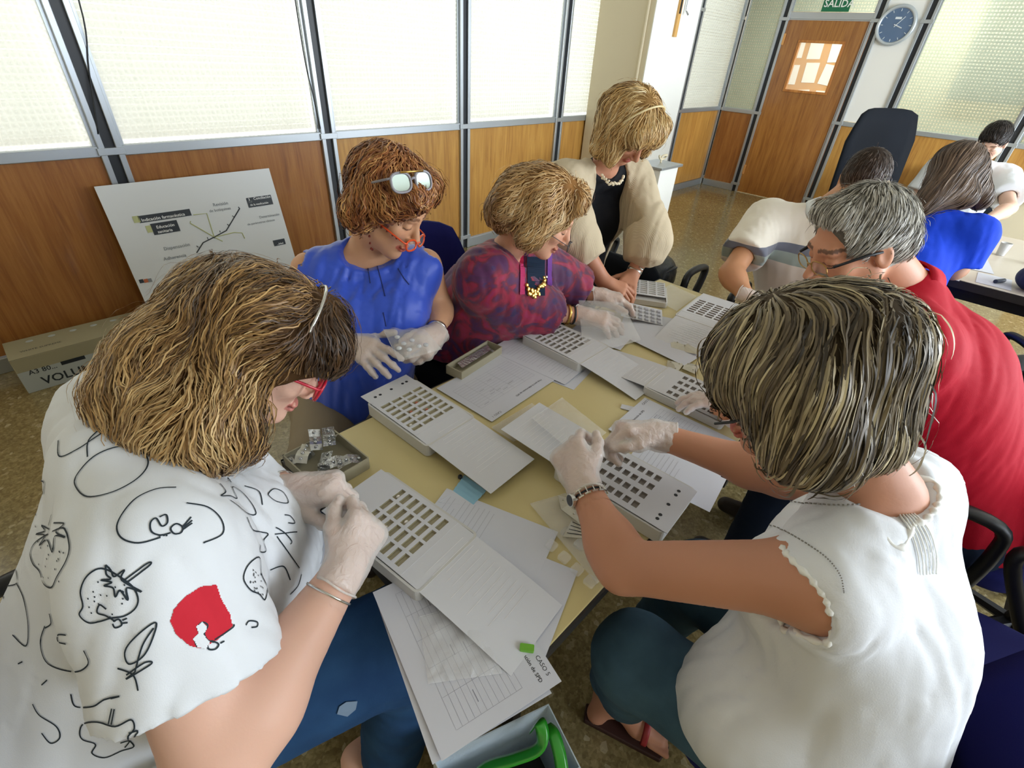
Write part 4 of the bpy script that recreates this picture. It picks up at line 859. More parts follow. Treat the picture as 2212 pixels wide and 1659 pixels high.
blk((537, 438), .02, .02, gy_); blk((290, 482), .03, .034, yl); blk((319, 503), .025, .036, yl)
def tw(s, px, py, size): p = PP(px, py)+nn*.0008; text('lettering', s, size, frame4(p, ur, uu, nn), lw_, t, bold=.012)
tw('Indicación farmacéutica', 306, 479, .0225); tw('Educación', 338, 494, .022); tw('sanitaria', 341, 504, .022); tw('3', 536, 434, .02); tw('Conciliación', 547, 432, .021); tw('de la medicación', 540, 445, .0165); tw('...lidad', 598, 529, .016)
tx('Revisión', 460, 446, .025, gy_); tx('de botiquines', 452, 459, .022, gy_); tx('Determinación', 560, 472, .021, gy_); tx('de parámetros clínicos', 534, 487, .0185, gy_); tx('Dispensación', 354, 541, .025, gy_); tx('Adherencia', 354, 563, .025, gy_)
def ln(pts, m, w=.0028): MB().tube([PP(*p) for p in pts], w, 5).obj('route_line', m, t)
ln([(424, 546), (438, 524), (462, 512), (488, 498), (517, 450), (514, 447)], dkb, .0032); ln([(462, 512), (446, 461), (417, 464)], yl); ln([(462, 512), (410, 482), (411, 478)], yl); ln([(462, 512), (505, 502), (522, 503), (528, 515)], yl); ln([(462, 512), (480, 521)], yl)
for a in (((475, 502), (474, 498)), ((494, 488), (490, 484)), ((505, 469), (501, 466)), ((449, 517), (447, 512)), ((428, 534), (424, 531))): ln(a, dkb, .002)
MB().cyl(PP(462, 512), PP(462, 512)+nn*.002, .007, 16).obj('route_node', dkb, t)
for k, a in enumerate((302, 312, 320)): blk((a, 612-k), .02, .02, (dkb, mat('print_orange', 'b8643a', .6), gy_)[k])
# cardboard box on the floor by the wall
bx_ = mat('box_card', '9b9478', .8); bz_ = mat('box_pale', 'aab0ae', .8)
b0 = az(60, 846, 0); b1 = az(215, 808, 0); x0, x1 = -.205, .42; y0, y1 = 3.08, 3.30; hb = .19
t = thing('cardboard_box', 'low grey cardboard box marked VOLUME on the floor under the poster', 'box', ((x0+x1)/2, (y0+y1)/2, 0)); MB().box((x0, y0, 0), (x1, y1, hb)).obj('carton_body', bx_, t, bevel=.004); MB().box((x0+.001, y0-.0016, .001), (x1-.001, y0-.0004, hb*.62)).obj('pale_band', bz_, t); MB().box((x0, y0, hb), (x1, y1, hb+.003)).obj('lid_flap', bx_, t, bevel=.001)
F4 = lambda x, z: frame4((x, y0-.0022, z), (1, 0, 0), (0, 0, 1), (0, -1, 0)); text('lettering', 'VOLUME', .062, F4(x0+.07, .025), dkb, t, bold=.015); text('lettering', 'A3 80...', .036, F4(x0+.04, .095), dkb, t, bold=.01); MB().box((x0+.17, y0-.0022, .10), (x0+.27, y0-.0018, .12)).obj('printed_bar', dkb, t); text('lettering', 'WHITE SUPREME', .022, frame4((x0+.05, y0+.06, hb+.0035), (1, 0, 0), (0, 1, 0), (0, 0, 1)), dkb, t); MB().box((x1-.16, y0-.0022, .145), (x1-.09, y0-.0016, .16)).obj('printed_bar', dkb, t)
for k in range(5): MB().ball((x0+.1+.09*k, y0+.17, hb+.003), .012, 8, (1.4, 1, .3)).obj('tape_crease', bz_, t)
# shopping bag on the floor at the near corner, green handles
M_bagw = mat('bag_white', 'd5e2ea', .35, bump=(25, .4, .01)); M_gr = mat('green_strap', '2f9e2a', .3, coat=.5)
t = thing('tote_bag', 'white and pale blue tote bag with shiny green handles under the near table corner', 'bag', (.33, .16, 0))
a, b_, c, d = az(935, 1640, .40), az(1185, 1520, .40), az(1255, 1659, .38), az(1000, 1760, .38)
def sidep(p, q_, h0=.0): s = q_-p; n = nrm(np.cross(s, (0, 0, 1)))*.0025; lo = V_(p[0], p[1], h0), V_(q_[0], q_[1], h0); return MB().hexa([lo[0], lo[1], lo[1]+n, lo[0]+n, p, q_, q_+n, p+n])
for p, q_ in ((a, b_), (b_, c), (c, d), (d, a)): sidep(p, q_, .01).obj('side', M_bagw, t)
MB().slab([V_(*a[:2], .006), V_(*d[:2], .006), V_(*c[:2], .006), V_(*b_[:2], .006)], .003).obj('bottom', M_bagw, t)
MB().slab([V_(*a[:2], .12), V_(*d[:2], .12), V_(*c[:2], .13), V_(*b_[:2], .13)], .004).obj('lining', mat('bag_inside', '3c3c36', .8), t)
for pts in ([(1150, 1575, .42), (1165, 1560, .47), (1172, 1590, .46), (1160, 1620, .44), (1110, 1640, .42), (1050, 1659, .40), (1010, 1700, .39)], [(1180, 1570, .43), (1195, 1585, .44), (1208, 1625, .43), (1215, 1670, .41)]): MB().tube(curve([az(*p) for p in pts], 6), .013, 6, flat=.18, up=(0, .3, 1)).obj('handle', M_gr, t, smooth=True)
tag(MB().prism(rrect(-.012, -.006, .012, .006, .002, 2), 0, .006).obj('highlighter_cap', mat('lime_plastic', '6cae2c', .35)), 'lime green marker cap between the near tray cover and the form', 'marker cap'); _o = bpy.data.objects['highlighter_cap']; _o.location = [float(x) for x in az(1138, 1402, .748)]; _o.rotation_euler = (0, 0, -.9)
# black rucksack behind the empty card, white stand by the column
t = thing('backpack', 'crumpled black backpack lying on the empty black chair beyond the table', 'backpack', (2.36, 1.18, .47))
G = Fld(); G.slack = .01; G.ell((2.40, 1.17, .585), (.13, .10, .12), None, .04); G.ell((2.30, 1.20, .56), (.09, .11, .09), None, .04); folds(G, .022, 60, 4, (.3, .2, 1)); cut(G, (0, 0, .474), (0, 0, -1)); v, f_ = polygonise(G, .010); put('sack', to_mesh('sack', v, f_), mat('black_nylon', '0f1110', .38, bump=(60, .5, .004)), t)
MB().tube(curve([(2.33, 1.12, .62), (2.40, 1.07, .66), (2.47, 1.09, .64), (2.50, 1.13, .56)], 5), .012, 6, flat=.6).obj('strap', M_plas, t, smooth=True)
t = thing('side_cabinet', 'narrow white cabinet with a grey top beside the white column', 'cabinet', (4.75, 2.55, 0)); p = ad(1425, 352, 4.2)
cx_, cy_, cz_ = p; MB().box((cx_-.18, cy_-.12, .0), (cx_+.12, cy_+.10, cz_-.02)).obj('cabinet_body', M_white, t, bevel=.004); MB().box((cx_-.20, cy_-.14, cz_-.02), (cx_+.16, cy_+.12, cz_)).obj('top', M_alu, t, bevel=.003); t.location = (cx_, cy_, 0)
for o in t.children: o.matrix_parent_inverse = Matrix.Translation((-cx_, -cy_, 0))
t = thing('ornament', 'small curled cream ornament on the cabinet top', 'ornament', (cx_+.02, cy_, cz_)); MB().tube(curve([(cx_+.02, cy_, cz_+.001), (cx_+.02, cy_, cz_+.05), (cx_+.06, cy_-.02, cz_+.06), (cx_+.06, cy_, cz_+.03), (cx_+.0, cy_, cz_+.03), (cx_-.03, cy_, cz_+.06)], 6), .009, 6).obj('curl', M_cream, t, smooth=True)
# things on the second table, grey plastic bag on the floor
tag(MB().tube([(3.36, -.17, .752), (3.42, -.20, .752)], .010, 8).obj('marker', mat('dark_blue_plastic', '1e2c44', .4)), 'short dark blue cap lying on the second table', 'cap')
for k, (x, y, s) in enumerate(((4.0, -.15, .05), (4.12, -.05, .04), (3.95, -.32, .045))):
    t = thing('plastic_cup', ('crumpled clear cup on the second table', 'small clear cup farther back on the second table', 'clear cup near the right edge of the second table')[k], 'cup', (x, y, TZ)); P_ = [(.02, 0), (.028, s*1.4), (.026, s*1.4), (.018, .002)]; V = []; F = []
    for i in range(16):
        for r_, z_ in P_: V.append((x+r_*math.cos(i*.3927), y+r_*math.sin(i*.3927), TZ+.001+z_))
        for j in range(3): F.append((i*4+j, ((i+1) % 16)*4+j, ((i+1) % 16)*4+j+1, i*4+j+1))
    MB().add(V, F).obj('cup_wall', M_tray, t, smooth=True)
t = thing('duffel_bag', 'dark blue bag on the second table at the right edge', 'bag', (3.35, -.42, TZ)); G = Fld(); G.ell((3.40, -.36, .80), (.10, .13, .07), None, .03); folds(G, .01, 25, 8); cut(G, (0, 0, TZ+.002), (0, 0, -1)); v, f_ = polygonise(G, .009); put('sack', to_mesh('sack', v, f_), cloth('navy_nylon', '20284a', None, .6), t)
t = thing('garment_bag', 'pale grey translucent bag draped at the right edge between chairs', 'bag', (2.3, -.75, 0)); q = [az(2130, 935, .1), az(2212, 800, .35), az(2300, 830, .35), az(2260, 975, .05)]; G = Fld(); G.cone(q[0], q[1], .05, .06, .05); G.cone(q[1], q[2], .06, .06, .05); G.cone(q[0], q[3], .05, .05, .05); G.cone(q[3], q[2], .05, .06, .05); folds(G, .02, 20, 9, q[1]-q[0]); cut(G, (0, 0, .004), (0, 0, -1)); v, f_ = polygonise(G, .011); put('sack', to_mesh('sack', v, f_), mat('grey_film', '7f8890', .4, alpha=.85), t)
M_denim = cloth('denim', '22426b', '2f5580', .85, .2, 900, .001, .3); M_denim2 = cloth('denim_pale', '3a5468', '4b6a80', .85, .2, 900, .001, .3)
M_tee = cloth('white_cotton', 'e3e7ec', None, .85, .3, 700, .0008, .25)
# ---- woman in the fruit-print T-shirt, at the near left end of the table
def woman_fruit():
    f = Fig('woman in a white T-shirt printed with fruit outlines, red glasses, bent over a pill tray', (-.1, .75, 0), 'dfb29c')
    J = dict(nk=(0, .775, 1.045), hd=(.235, .80, 1.11), sl=(.03, .955, .98), sr=(-.015, .60, .985), ch=(-.02, .775, .86), hl=(-.24, .87, .52), hr=(-.24, .69, .52))
    f.torso(J, (.93, -.05, -.35), 1.1, bust=1.2, belly=1.05, shw=1.0); B = f.B; B.ell((.0, .775, .70), (.17, .19, .17), None, .08); nt = len(B.p)
    eR = V3(-.06, .43, .765); wR = az(742, 1235, .865); eL = V3(.12, .97, .80); wL = az(628, 1062, .86)
    f.arm(J['sr'], eR, wR, (.072, .060, .030)); f.arm(J['sl'], eL, wL, (.063, .05, .029))
    f.leg(J['hr'], (.28, .48, .57), (.2, .5, .1), (.1, .08, .045)); f.leg(J['hl'], (.25, .84, .53), (.2, .86, .1), (.1, .075, .045))
    B.cone((.13, .56, .05), (.3, .55, .04), .042, .03); B.cone((.17, .86, .05), (.34, .86, .04), .042, .03)
    C = V3(.24, .80, 1.12); M = f.head(C, (.66, -.42, -.62), (.3, 0, 1), 1., brow='8a6a44', hairc='5a4026')
    kR = az(800, 1128, .885); f.hand(wR, kR-wR, V3(.35, -.75, .55), -1, fing=[(48, 50, 20), (55, 55, 30), (62, 60, 35), (66, 60, 35)], thumb=(.55, .8, -.5), tcurl=22, cuff=.03)
    kL = az(735, 1050, .885); f.hand(wL, kL-wL, V3(-.1, .35, .9), 1, fing=[(35, 45, 25), (45, 50, 30), (55, 55, 35), (60, 60, 35)], thumb=(.6, .75, -.45), tcurl=15, cuff=.03)
    f.build(res=.0095)
    # T-shirt
    G = inflate(B, .013, nt-2); G.p = G.p[:nt-2]+B.p[nt-1:nt]
    sleeve(G, J['sr'], lerp(J['sr'], eR, .52), .086, .090, .05); sleeve(G, J['sl'], lerp(J['sl'], eL, .85), .082, .08, .05)
    G.cone(J['ch']+V3(.05, 0, -.12), (-.2, .78, .50), .19, .19, .08)
    G.ell(J['nk']+V3(.07, 0, .06), (.082, .082, .055), None, .01, True)
    folds(G, 0.0149, 48, 5, (.3, .2, 1)); cut(G, (0, 0, .485), (0, 0, -1))
    shirt, V, F = garment(f, 'tshirt', G, .0075, M_tee, 'white T-shirt printed with black fruit outlines and a red apple')
    # printed drawings: ink lines lying on the cloth
    bvh = BVHTree.FromPolygons([tuple(v) for v in V], [tuple(int(i) for i in q) for q in F])
    ink = mat('black_ink', '1d2a33', .8); red = mat('red_ink', 'c8142c', .8)
    def drop(px, py):
        d = ray(px, py); h = bvh.ray_cast(Vector(EYE), Vector(d).normalized()); return None if h[0] is None else (np.array(h[0]), np.array(h[1]))
    def line(Q, pts, w=.00095, smooth=True, closed=False):
        own = Q is None; Q = MB() if own else Q
        c = curve([(a, b, 0) for a, b in pts], 6, closed) if smooth else [(a, b, 0) for a, b in pts]
        H = [drop(p[0], p[1]) for p in c]; run = []
        def flush():
            if len(run) > 1:
                P = np.array([h[0]+h[1]*.0012 for h in run]); T = np.gradient(P, axis=0); T /= np.linalg.norm(T, axis=1)[:, None]+1e-9
                S = np.cross(T, np.array([h[1] for h in run])); S /= np.linalg.norm(S, axis=1)[:, None]+1e-9
                Q.add([*(P-S*w), *(P+S*w)], [(i, i+1, len(P)+i+1, len(P)+i) for i in range(len(P)-1)])
            run.clear()
        for h in H+([H[0]] if closed else []):
            if h is None or (run and np.linalg.norm(h[0]-run[-1][0]) > .04): flush()
            if h is not None: run.append(h)
        flush()
        if own and Q.V: Q.obj('printed_outline', ink, shirt)
    Q = None; seeds = MB(); z = lambda L: [(x*.4818, 860+y*.4816) for x, y in L]       # points measured on an enlarged view of the shirt
    line(Q, z([(395, 443), (345, 400), (345, 350), (420, 265), (520, 222), (610, 225), (660, 270), (655, 320), (600, 375), (500, 425)]), closed=True)
    line(Q, z([(640, 248), (700, 215)])); line(Q, z([(652, 258), (706, 224)])); line(Q, z([(395, 265), (400, 190), (470, 125)])); line(Q, z([(265, 190), (270, 262), (350, 230), (440, 170), (520, 120)]))
    line(Q, z([(790, 402), (700, 410), (600, 460), (530, 560), (545, 625), (620, 650), (720, 625)])); line(Q, z([(835, 472), (930, 490), (990, 545), (995, 610), (910, 650)]))
    line(Q, z([(715, 535), (745, 525), (750, 560), (725, 575), (700, 540), (675, 560), (680, 600), (720, 615), (765, 605)])); line(Q, z([(765, 585), (790, 565), (818, 580), (810, 605), (780, 608)]), closed=True)
    for a in ((820, 575, 855, 535), (822, 580, 860, 550), (820, 590, 860, 562), (735, 610, 735, 620), (745, 610, 748, 620), (720, 612, 715, 622)): line(Q, z([(a[0], a[1]), (a[2], a[3])]), smooth=False)
    def berry(o, st, ly):
        line(Q, z(o), closed=True)
        for s_ in ly: line(Q, z(s_))
        xs_ = [p[0] for p in o]; ys_ = [p[1] for p in o]; g = np.random.default_rng(int(xs_[0]))
        for _ in range(26):
            x = g.uniform(min(xs_)+18, max(xs_)-18); y = g.uniform(min(ys_)+50, max(ys_)-22); cx_ = sum(xs_)/len(xs_)
            if abs(x-cx_) < (max(xs_)-min(xs_))*.40*(1-.4*(y-min(ys_))/(max(ys_)-min(ys_))): line(seeds, z([(x, y), (x+3, y+7)]), .0007, False)
    berry([(170, 640), (140, 690), (150, 740), (180, 775), (200, 830), (235, 848), (260, 800), (300, 730), (315, 670), (300, 600), (270, 585)], None,
          [[(235, 522), (222, 570)], [(245, 560), (290, 565), (255, 600), (295, 625), (250, 620), (240, 690), (215, 635), (180, 660), (205, 615), (165, 610), (205, 595), (190, 570), (230, 590)]])
    berry([(470, 765), (400, 790), (365, 860), (375, 930), (360, 970), (400, 1005), (450, 1000), (500, 985), (560, 975), (610, 940), (620, 890), (580, 830)], None,
          [[(560, 815), (660, 742), (672, 750), (570, 826)], [(475, 748), (500, 770), (515, 800), (560, 770), (548, 815), (638, 868), (570, 850), (575, 905), (540, 860), (520, 890), (510, 850), (470, 840), (505, 825), (455, 815), (500, 810), (480, 790), (475, 748)],
           [(480, 945), (450, 925), (440, 960), (480, 975), (520, 1000)], [(510, 1000), (535, 990), (548, 1015), (520, 1028), (508, 1010)], [(550, 995), (572, 985)], [(550, 1008), (575, 1005)]])
    berry([(195, 372), (140, 400), (100, 450), (90, 510), (60, 595), (100, 585), (150, 510), (195, 430)], None, [[(110, 560), (80, 520), (125, 500), (95, 480)]])
    berry([(1160, 715), (1110, 750), (1090, 810), (1120, 860), (1160, 880), (1185, 905), (1195, 850), (1170, 790)], None, [])
    berry([(40, 400), (60, 330), (130, 270), (170, 200), (165, 270), (120, 350), (70, 410)], None, [[(140, 250), (120, 290), (155, 275)], [(135, 200), (175, 205)]])
    line(Q, z([(700, 1005), (620, 1060), (565, 1130), (580, 1190), (640, 1160), (680, 1090)]), closed=True); line(Q, z([(690, 1030), (640, 1110), (608, 1228)])); line(Q, z([(608, 1228), (570, 1258), (680, 1190), (650, 1185), (570, 1240)]))
    line(Q, z([(205, 1020), (185, 1100), (220, 1190), (340, 1225), (400, 1190), (380, 1130)])); line(Q, z([(225, 965), (232, 1010), (205, 1030)])); line(Q, z([(300, 1060), (265, 1060), (265, 1090), (300, 1100)]))
    line(Q, z([(75, 770), (78, 830), (20, 850), (20, 900)])); line(Q, z([(78, 830), (110, 900), (130, 1020), (120, 1110), (60, 1060)]))
    line(Q, z([(320, 1325), (340, 1380), (420, 1380), (470, 1350), (540, 1335), (500, 1345)])); line(Q, z([(85, 1190), (105, 1180)])); line(Q, z([(190, 1285), (215, 1262)]))
    line(Q, z([(490, 1460), (505, 1390)])); line(Q, z([(503, 1462), (517, 1392)]))
    line(Q, z([(360, 1500), (375, 1460), (440, 1450), (520, 1470), (590, 1440), (605, 1480), (575, 1520), (600, 1560), (545, 1580), (470, 1610), (415, 1590), (430, 1550), (375, 1530)]), closed=True)
    for a in ((600, 1500), (560, 1545)): line(Q, z([(a[0]-20, a[1]), (a[0]+20, a[1]-10), (a[0], a[1]+20)]))
    line(Q, z([(150, 1370), (180, 1420), (255, 1470), (270, 1520), (230, 1545), (190, 1500)])); line(Q, z([(530, 1210), (600, 1240), (622, 1310)])); line(Q, z([(720, 1659), (740, 1610), (770, 1650)]))
    # front of the shirt
    line(Q, z([(985, 385), (1010, 420), (990, 440), (1030, 440), (1060, 450), (1040, 400), (1085, 425), (1130, 480), (1145, 520), (1110, 520), (1060, 480), (1030, 460)])); line(Q, z([(1095, 395), (1160, 420), (1175, 480)])); line(Q, z([(1020, 358), (1035, 380)]))
    line(Q, z([(1205, 425), (1230, 408), (1270, 425), (1290, 470), (1240, 465), (1205, 440)]), closed=True); line(Q, z([(1275, 525), (1300, 530), (1320, 560), (1290, 560)])); line(Q, z([(1235, 580), (1270, 600), (1305, 640), (1300, 655)])); line(Q, z([(1230, 610), (1330, 600)]))
    line(Q, z([(1105, 535), (1130, 590), (1160, 600), (1200, 610), (1180, 640), (1190, 685), (1165, 690), (1165, 660)])); line(Q, z([(1240, 620), (1290, 690), (1340, 762)])); line(Q, z([(1210, 770), (1270, 755), (1300, 815)])); line(Q, z([(1350, 790), (1335, 840), (1300, 880)]))
    line(Q, z([(1100, 1020), (1115, 1000), (1150, 1005), (1150, 1025), (1125, 1030)]))
    line(Q, z([(885, 1115), (875, 1085), (900, 1060), (885, 1030), (905, 1005), (930, 1020), (915, 1055), (930, 1085), (960, 1095)]), .0009); line(Q, z([(930, 1100), (950, 1090), (978, 1105), (965, 1125), (935, 1125)]), closed=True); line(Q, z([(960, 1085), (1040, 1030), (1045, 1015)])); line(Q, z([(985, 1100), (1005, 1090)]))
    o = seeds.obj('printed_seeds', ink, shirt); o['kind'] = 'stuff'
    # red apple patch
    from mathutils.geometry import tessellate_polygon
    R = MB()
    def patch(pl, lift):
        x0, x1 = min(p[0] for p in pl), max(p[0] for p in pl); y0, y1 = min(p[1] for p in pl), max(p[1] for p in pl); st = 2.2
        def inside(x, y):
            c = False
            for i in range(len(pl)):
                (xa, ya), (xb, yb) = pl[i], pl[i-1]
                if (ya > y) != (yb > y) and x < (xb-xa)*(y-ya)/(yb-ya)+xa: c = not c
            return c
        nx, ny = int((x1-x0)/st)+2, int((y1-y0)/st)+2; ids = {}; VV = []; FF = []
        for i in range(nx):
            for j in range(ny):
                h = drop(x0+i*st, y0+j*st)
                if h: ids[i, j] = len(VV); VV.append(h[0]+h[1]*lift)
        for i in range(nx-1):
            for j in range(ny-1):
                if inside(x0+(i+.5)*st, y0+(j+.5)*st) and all(k in ids for k in ((i, j), (i+1, j), (i+1, j+1), (i, j+1))): FF.append((ids[i, j], ids[i, j+1], ids[i+1, j+1], ids[i+1, j]))
        return VV, FF
    R.add(*patch(z([(970, 837), (900, 845), (830, 890), (780, 945), (763, 1000), (790, 1060), (850, 1110), (900, 1122), (975, 1085), (1042, 1022), (1030, 970), (990, 900)]), .0007))
    R.obj('red_apple_print', red, shirt); R2 = MB(); R2.add(*patch(z([(905, 1003), (878, 1025), (890, 1055), (865, 1080), (885, 1115), (920, 1125), (940, 1095), (910, 1060), (928, 1030)]), .0015)); R2.obj('grub_print', M_tee, shirt)
    R3 = MB(); R3.add(*patch([(-4, 1128), (3, 1128), (9, 1160), (6, 1190), (-4, 1205)], .0007)); R3.obj('red_apple_print', red, shirt)
    # jeans
    n0 = nt; G = inflate(B, .010, nt-2); G.p = [G.p[0]]; G.lo = V3(-.45, .4, .05); G.hi = V3(.42, 1.05, .72)
    for h, k_, a in ((J['hr'], (.28, .48, .57), (.2, .5, .1)), (J['hl'], (.25, .84, .53), (.2, .86, .1))):
        G.cone(h, k_, .112, .088, .05); G.cone(k_, a, .084, .062, .04)
    folds(G, 0.0092, 70, 9, (1, 0, .2)); cut(G, (0, 0, .07), (0, 0, -1)); jn, jV, jF = garment(f, 'jeans', G, .010, M_denim, 'dark blue jeans'); jb = BVHTree.FromPolygons([tuple(v) for v in jV], [tuple(int(i) for i in q) for q in jF])
    hp = [jb.ray_cast(Vector(EYE), Vector(ray(*p)).normalized()) for p in ((728, 1540), (733, 1524), (748, 1514), (772, 1512), (768, 1530), (750, 1545))]
    if all(h[0] is not None for h in hp): MB().add([np.array(h[0])+np.array(h[1])*.003 for h in hp], [(5, 4, 3, 2, 1, 0)]).obj('worn_patch', mat('frayed_white', '7f95ae', .9), jn)
    # jewellery
    ax_ = nrm(wR-eR); b_ = band(f, 'bangle', lerp(eR, wR, .86), ax_+V3(.1, .1, .1), .037, .0035, M_silver, label='thin silver bangle'); band(f, 'bracelet', lerp(eL, wL, .9), nrm(wL-eL), .034, .004, M_silver)
    # hair
    H = Fld(); H.slack = .02; top = C+M@V3(0, -.01, .03)
    H.ell(top, (.094, .116, .100), M, .03)
    c1 = az(500, 670, 1.15); c2 = az(380, 790, 1.12); c3 = az(430, 910, 1.085); c4 = az(560, 900, 1.03); c5 = az(235, 840, 1.11)
    H.cone(top, c1, .088, .080, .04); H.cone(c1, c2, .082, .064, .04); H.cone(c2, c3, .072, .056, .04); H.cone(c3, c4, .058, .050, .04); H.cone(c1, c4, .075, .058, .04); H.cone(c2, c5, .045, .022, .03); c6 = az(310, 870, 1.105); H.cone(c2, c6, .055, .042, .04); H.cone(c6, c3, .042, .05, .04)
    side = C+M@V3(-.07, .02, -.03); H.cone(C+M@V3(-.05, .02, .06), side, .05, .035, .03); H.cone(C+M@V3(.05, -.02, .05), C+M@V3(.065, -.05, -.05), .045, .04, .03); H.cone(C+M@V3(-.03, .055, .095), C+M@V3(.035, .07, .075), .036, .036, .03)
    H.ell(C+M@V3(.05, .095, -.06), (.125, .078, .088), M, .015, True)
    folds(H, .012, 72, 21, (.4, .3, -1), .25)
    crown = C+M@V3(.0, .035, .13)
    gd = nrm(c4-c1)
    def flow(P):
        r = P-crown; r /= (np.linalg.norm(r, axis=1)[:, None]+1e-6); w_ = np.clip((np.linalg.norm(P-crown, axis=1)-.05)/.12, 0, 1)[:, None]
        loc = (P-C)@M; fr = np.clip((loc[:, 1]-.02)/.04, 0, 1)[:, None]
        return r*(1-.55*w_)+w_*(gd*.5+V3(-.15, -.25, -.5))*(1-fr)+fr*(M@V3(.3, .2, -1.))
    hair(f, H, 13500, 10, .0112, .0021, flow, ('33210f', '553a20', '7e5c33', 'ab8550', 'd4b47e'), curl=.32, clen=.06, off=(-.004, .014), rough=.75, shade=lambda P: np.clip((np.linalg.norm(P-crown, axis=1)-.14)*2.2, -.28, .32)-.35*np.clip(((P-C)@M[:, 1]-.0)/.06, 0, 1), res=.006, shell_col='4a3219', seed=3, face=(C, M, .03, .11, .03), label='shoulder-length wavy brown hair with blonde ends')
    # headband tip and red glasses
    t = MB().tube(curve([C+M@V3(.110*math.sin(a), .03, .035+.119*math.cos(a)) for a in (1.0, .75, .5, .2, -.1, -.5)], 5), .003, 8).obj('hairband', M_silver, f.root, smooth=True)
    mr = mat('red_frame', 'c01c34', .25, coat=.4); glasses(f, 'red-framed glasses', C, M, mr, M_lens, w=.066, lw=.026, lh=.020, yo=.112, r=.0032)
woman_fruit()
# ---- woman in the white sleeveless blouse, near side of the table, back to the camera
def woman_blouse():
    f = Fig('woman in a white sleeveless lace-trimmed blouse with a highlighted bob, seen from behind', (.78, -.15, 0), 'c48c70')
    J = dict(nk=(.735, -.055, 1.085), hd=(.695, .06, 1.22), sl=(.585, -.05, 1.02), sr=(.885, -.10, 1.02), ch=(.75, -.12, .87), hl=(.66, -.21, .50), hr=(.83, -.23, .50))
    f.torso(J, (-.1, .93, -.25), .9, bust=.95, belly=1.0); B = f.B; B.ell((.75, -.14, .70), (.135, .12, .15), None, .08); nt = len(B.p)
    eL = az(1345, 1225, .845); wL = az(1258, 1045, .885); eR = az(1690, 1030, .875); wR = az(1425, 942, .89)
    an_ = az(1320, 1500, .10)
    f.arm(J['sl'], eL, wL, (.053, .042, .027)); f.arm(J['sr'], eR, wR, (.052, .041, .027))
    f.leg(J['hl'], (.60, .13, .53), an_, (.09, .064, .036)); f.leg(J['hr'], (.88, .12, .53), (.90, .2, .12), (.09, .068, .042))
    a = az(1330, 1520, .09); b = az(1420, 1600, .03)
    C = V3(.697, .10, 1.218); M = f.head(C, (-.28, .80, -.53), (0, 0, 1), 1., hairc='4a3f30')
    kL = az(1215, 955, .90); f.hand(wL, kL-wL, V3(-.75, .1, .6), 1, fing=[(40, 45, 25), (48, 50, 30), (56, 55, 35), (60, 60, 35)], thumb=(.6, .75, -.45), tcurl=18, cuff=.028)
    kR = az(1335, 925, .90); f.hand(wR, kR-wR, V3(.1, .6, .8), -1, fing=[(52, 55, 30), (58, 60, 35), (62, 60, 38), (64, 60, 40)], thumb=(.5, .8, -.4), tcurl=22, cuff=.03)
    # sandalled foot on the floor under the seat
    an = az(1320, 1500, .10); toe = az(1425, 1600, .03); heel = az(1290, 1540, .03)
    B.cone(J['hl'], (.6, .13, .53), .09, .068); B.cone(an, lerp(an, toe, .6)-V3(0, 0, .02), .036, .03, .03); B.cone(an, heel, .036, .03, .03); B.cone(lerp(an, toe, .6)-V3(0, 0, .02), toe, .032, .02, .02); s_ = nrm(np.cross(toe-an, (0, 0, 1)))
    for i in range(5): p = toe+s_*(.024-.012*i); d = nrm((toe-an)*V3(1, 1, 0)); B.cone(p-d*.02, p+d*(.026-.004*i), .0095-.0008*i, .008-.0008*i, .005)
    f.fine.append((toe, .06)); f.build(res=.0095)
    M_bl = cloth('white_voile', 'e6e9ee', None, .8, .35, 450, .0008, .3)
    G = inflate(B, .010, nt-2); G.p = G.p[:nt-2]+B.p[nt-1:nt]
    G.cone((.75, -.13, .80), (.755, -.18, .50), .135, .16, .08); G.cone((.72, -.16, .60), (.625, -.07, .60), .125, .105, .08)
    for s_, e_ in (('sl', eL), ('sr', eR)): G.ell(lerp(J[s_], e_, .40), (.075, .075, .075), None, .012, True); G.ell(lerp(J[s_], e_, .16)-V3(0, 0, .035), (.058, .062, .078), None, .012, True)
    G.ell(az(1725, 1280, 1.0), (.072, .072, .072), None, .012, True)
    G.ell(J['nk']+V3(.0, .015, .06), (.12, .11, .083), None, .01, True)
    folds(G, 0.0138, 51, 15, (.0, .25, 1), .3); cut(G, (0, 0, .475), (0, 0, -1))
    bl, V, F = garment(f, 'blouse', G, .0075, M_bl, 'white sleeveless blouse with lace armholes')
    bvh = BVHTree.FromPolygons([tuple(v) for v in V], [tuple(int(i) for i in q) for q in F]); lace = mat('lace', 'f2f2ee', .8); dk = mat('drawn_thread', '8d8a84', .9)
    def hit(px, py):
        h = bvh.ray_cast(Vector(EYE), Vector(ray(px, py)).normalized()); return None if h[0] is None else (np.array(h[0]), np.array(h[1]))
    def trim(pts, w, m, nm, dash=0, lift=.002):
        H = [hit(p[0], p[1]) for p in curve([(a, b, 0) for a, b in pts], 14)]; H = [h for h in H if h]; Q = MB()
        if len(H) < 3: return
        if dash:
            for i in range(0, len(H)-1, 2):
                if np.linalg.norm(H[i+1][0]-H[i][0]) < .03: Q.tube([H[i][0]+H[i][1]*lift, H[i+1][0]+H[i+1][1]*lift], w, 5)
        else: Q.tube([h[0]+h[1]*lift for h in H], w, 6)
        o_ = Q.obj(nm, m, bl, smooth=True)
        if dash: o_['kind'] = 'stuff'
    trim([(1640, 1065), (1700, 1083), (1760, 1090), (1830, 1093), (1900, 1085), (1940, 1060)], .0011, dk, 'drawn_thread_line', 1)
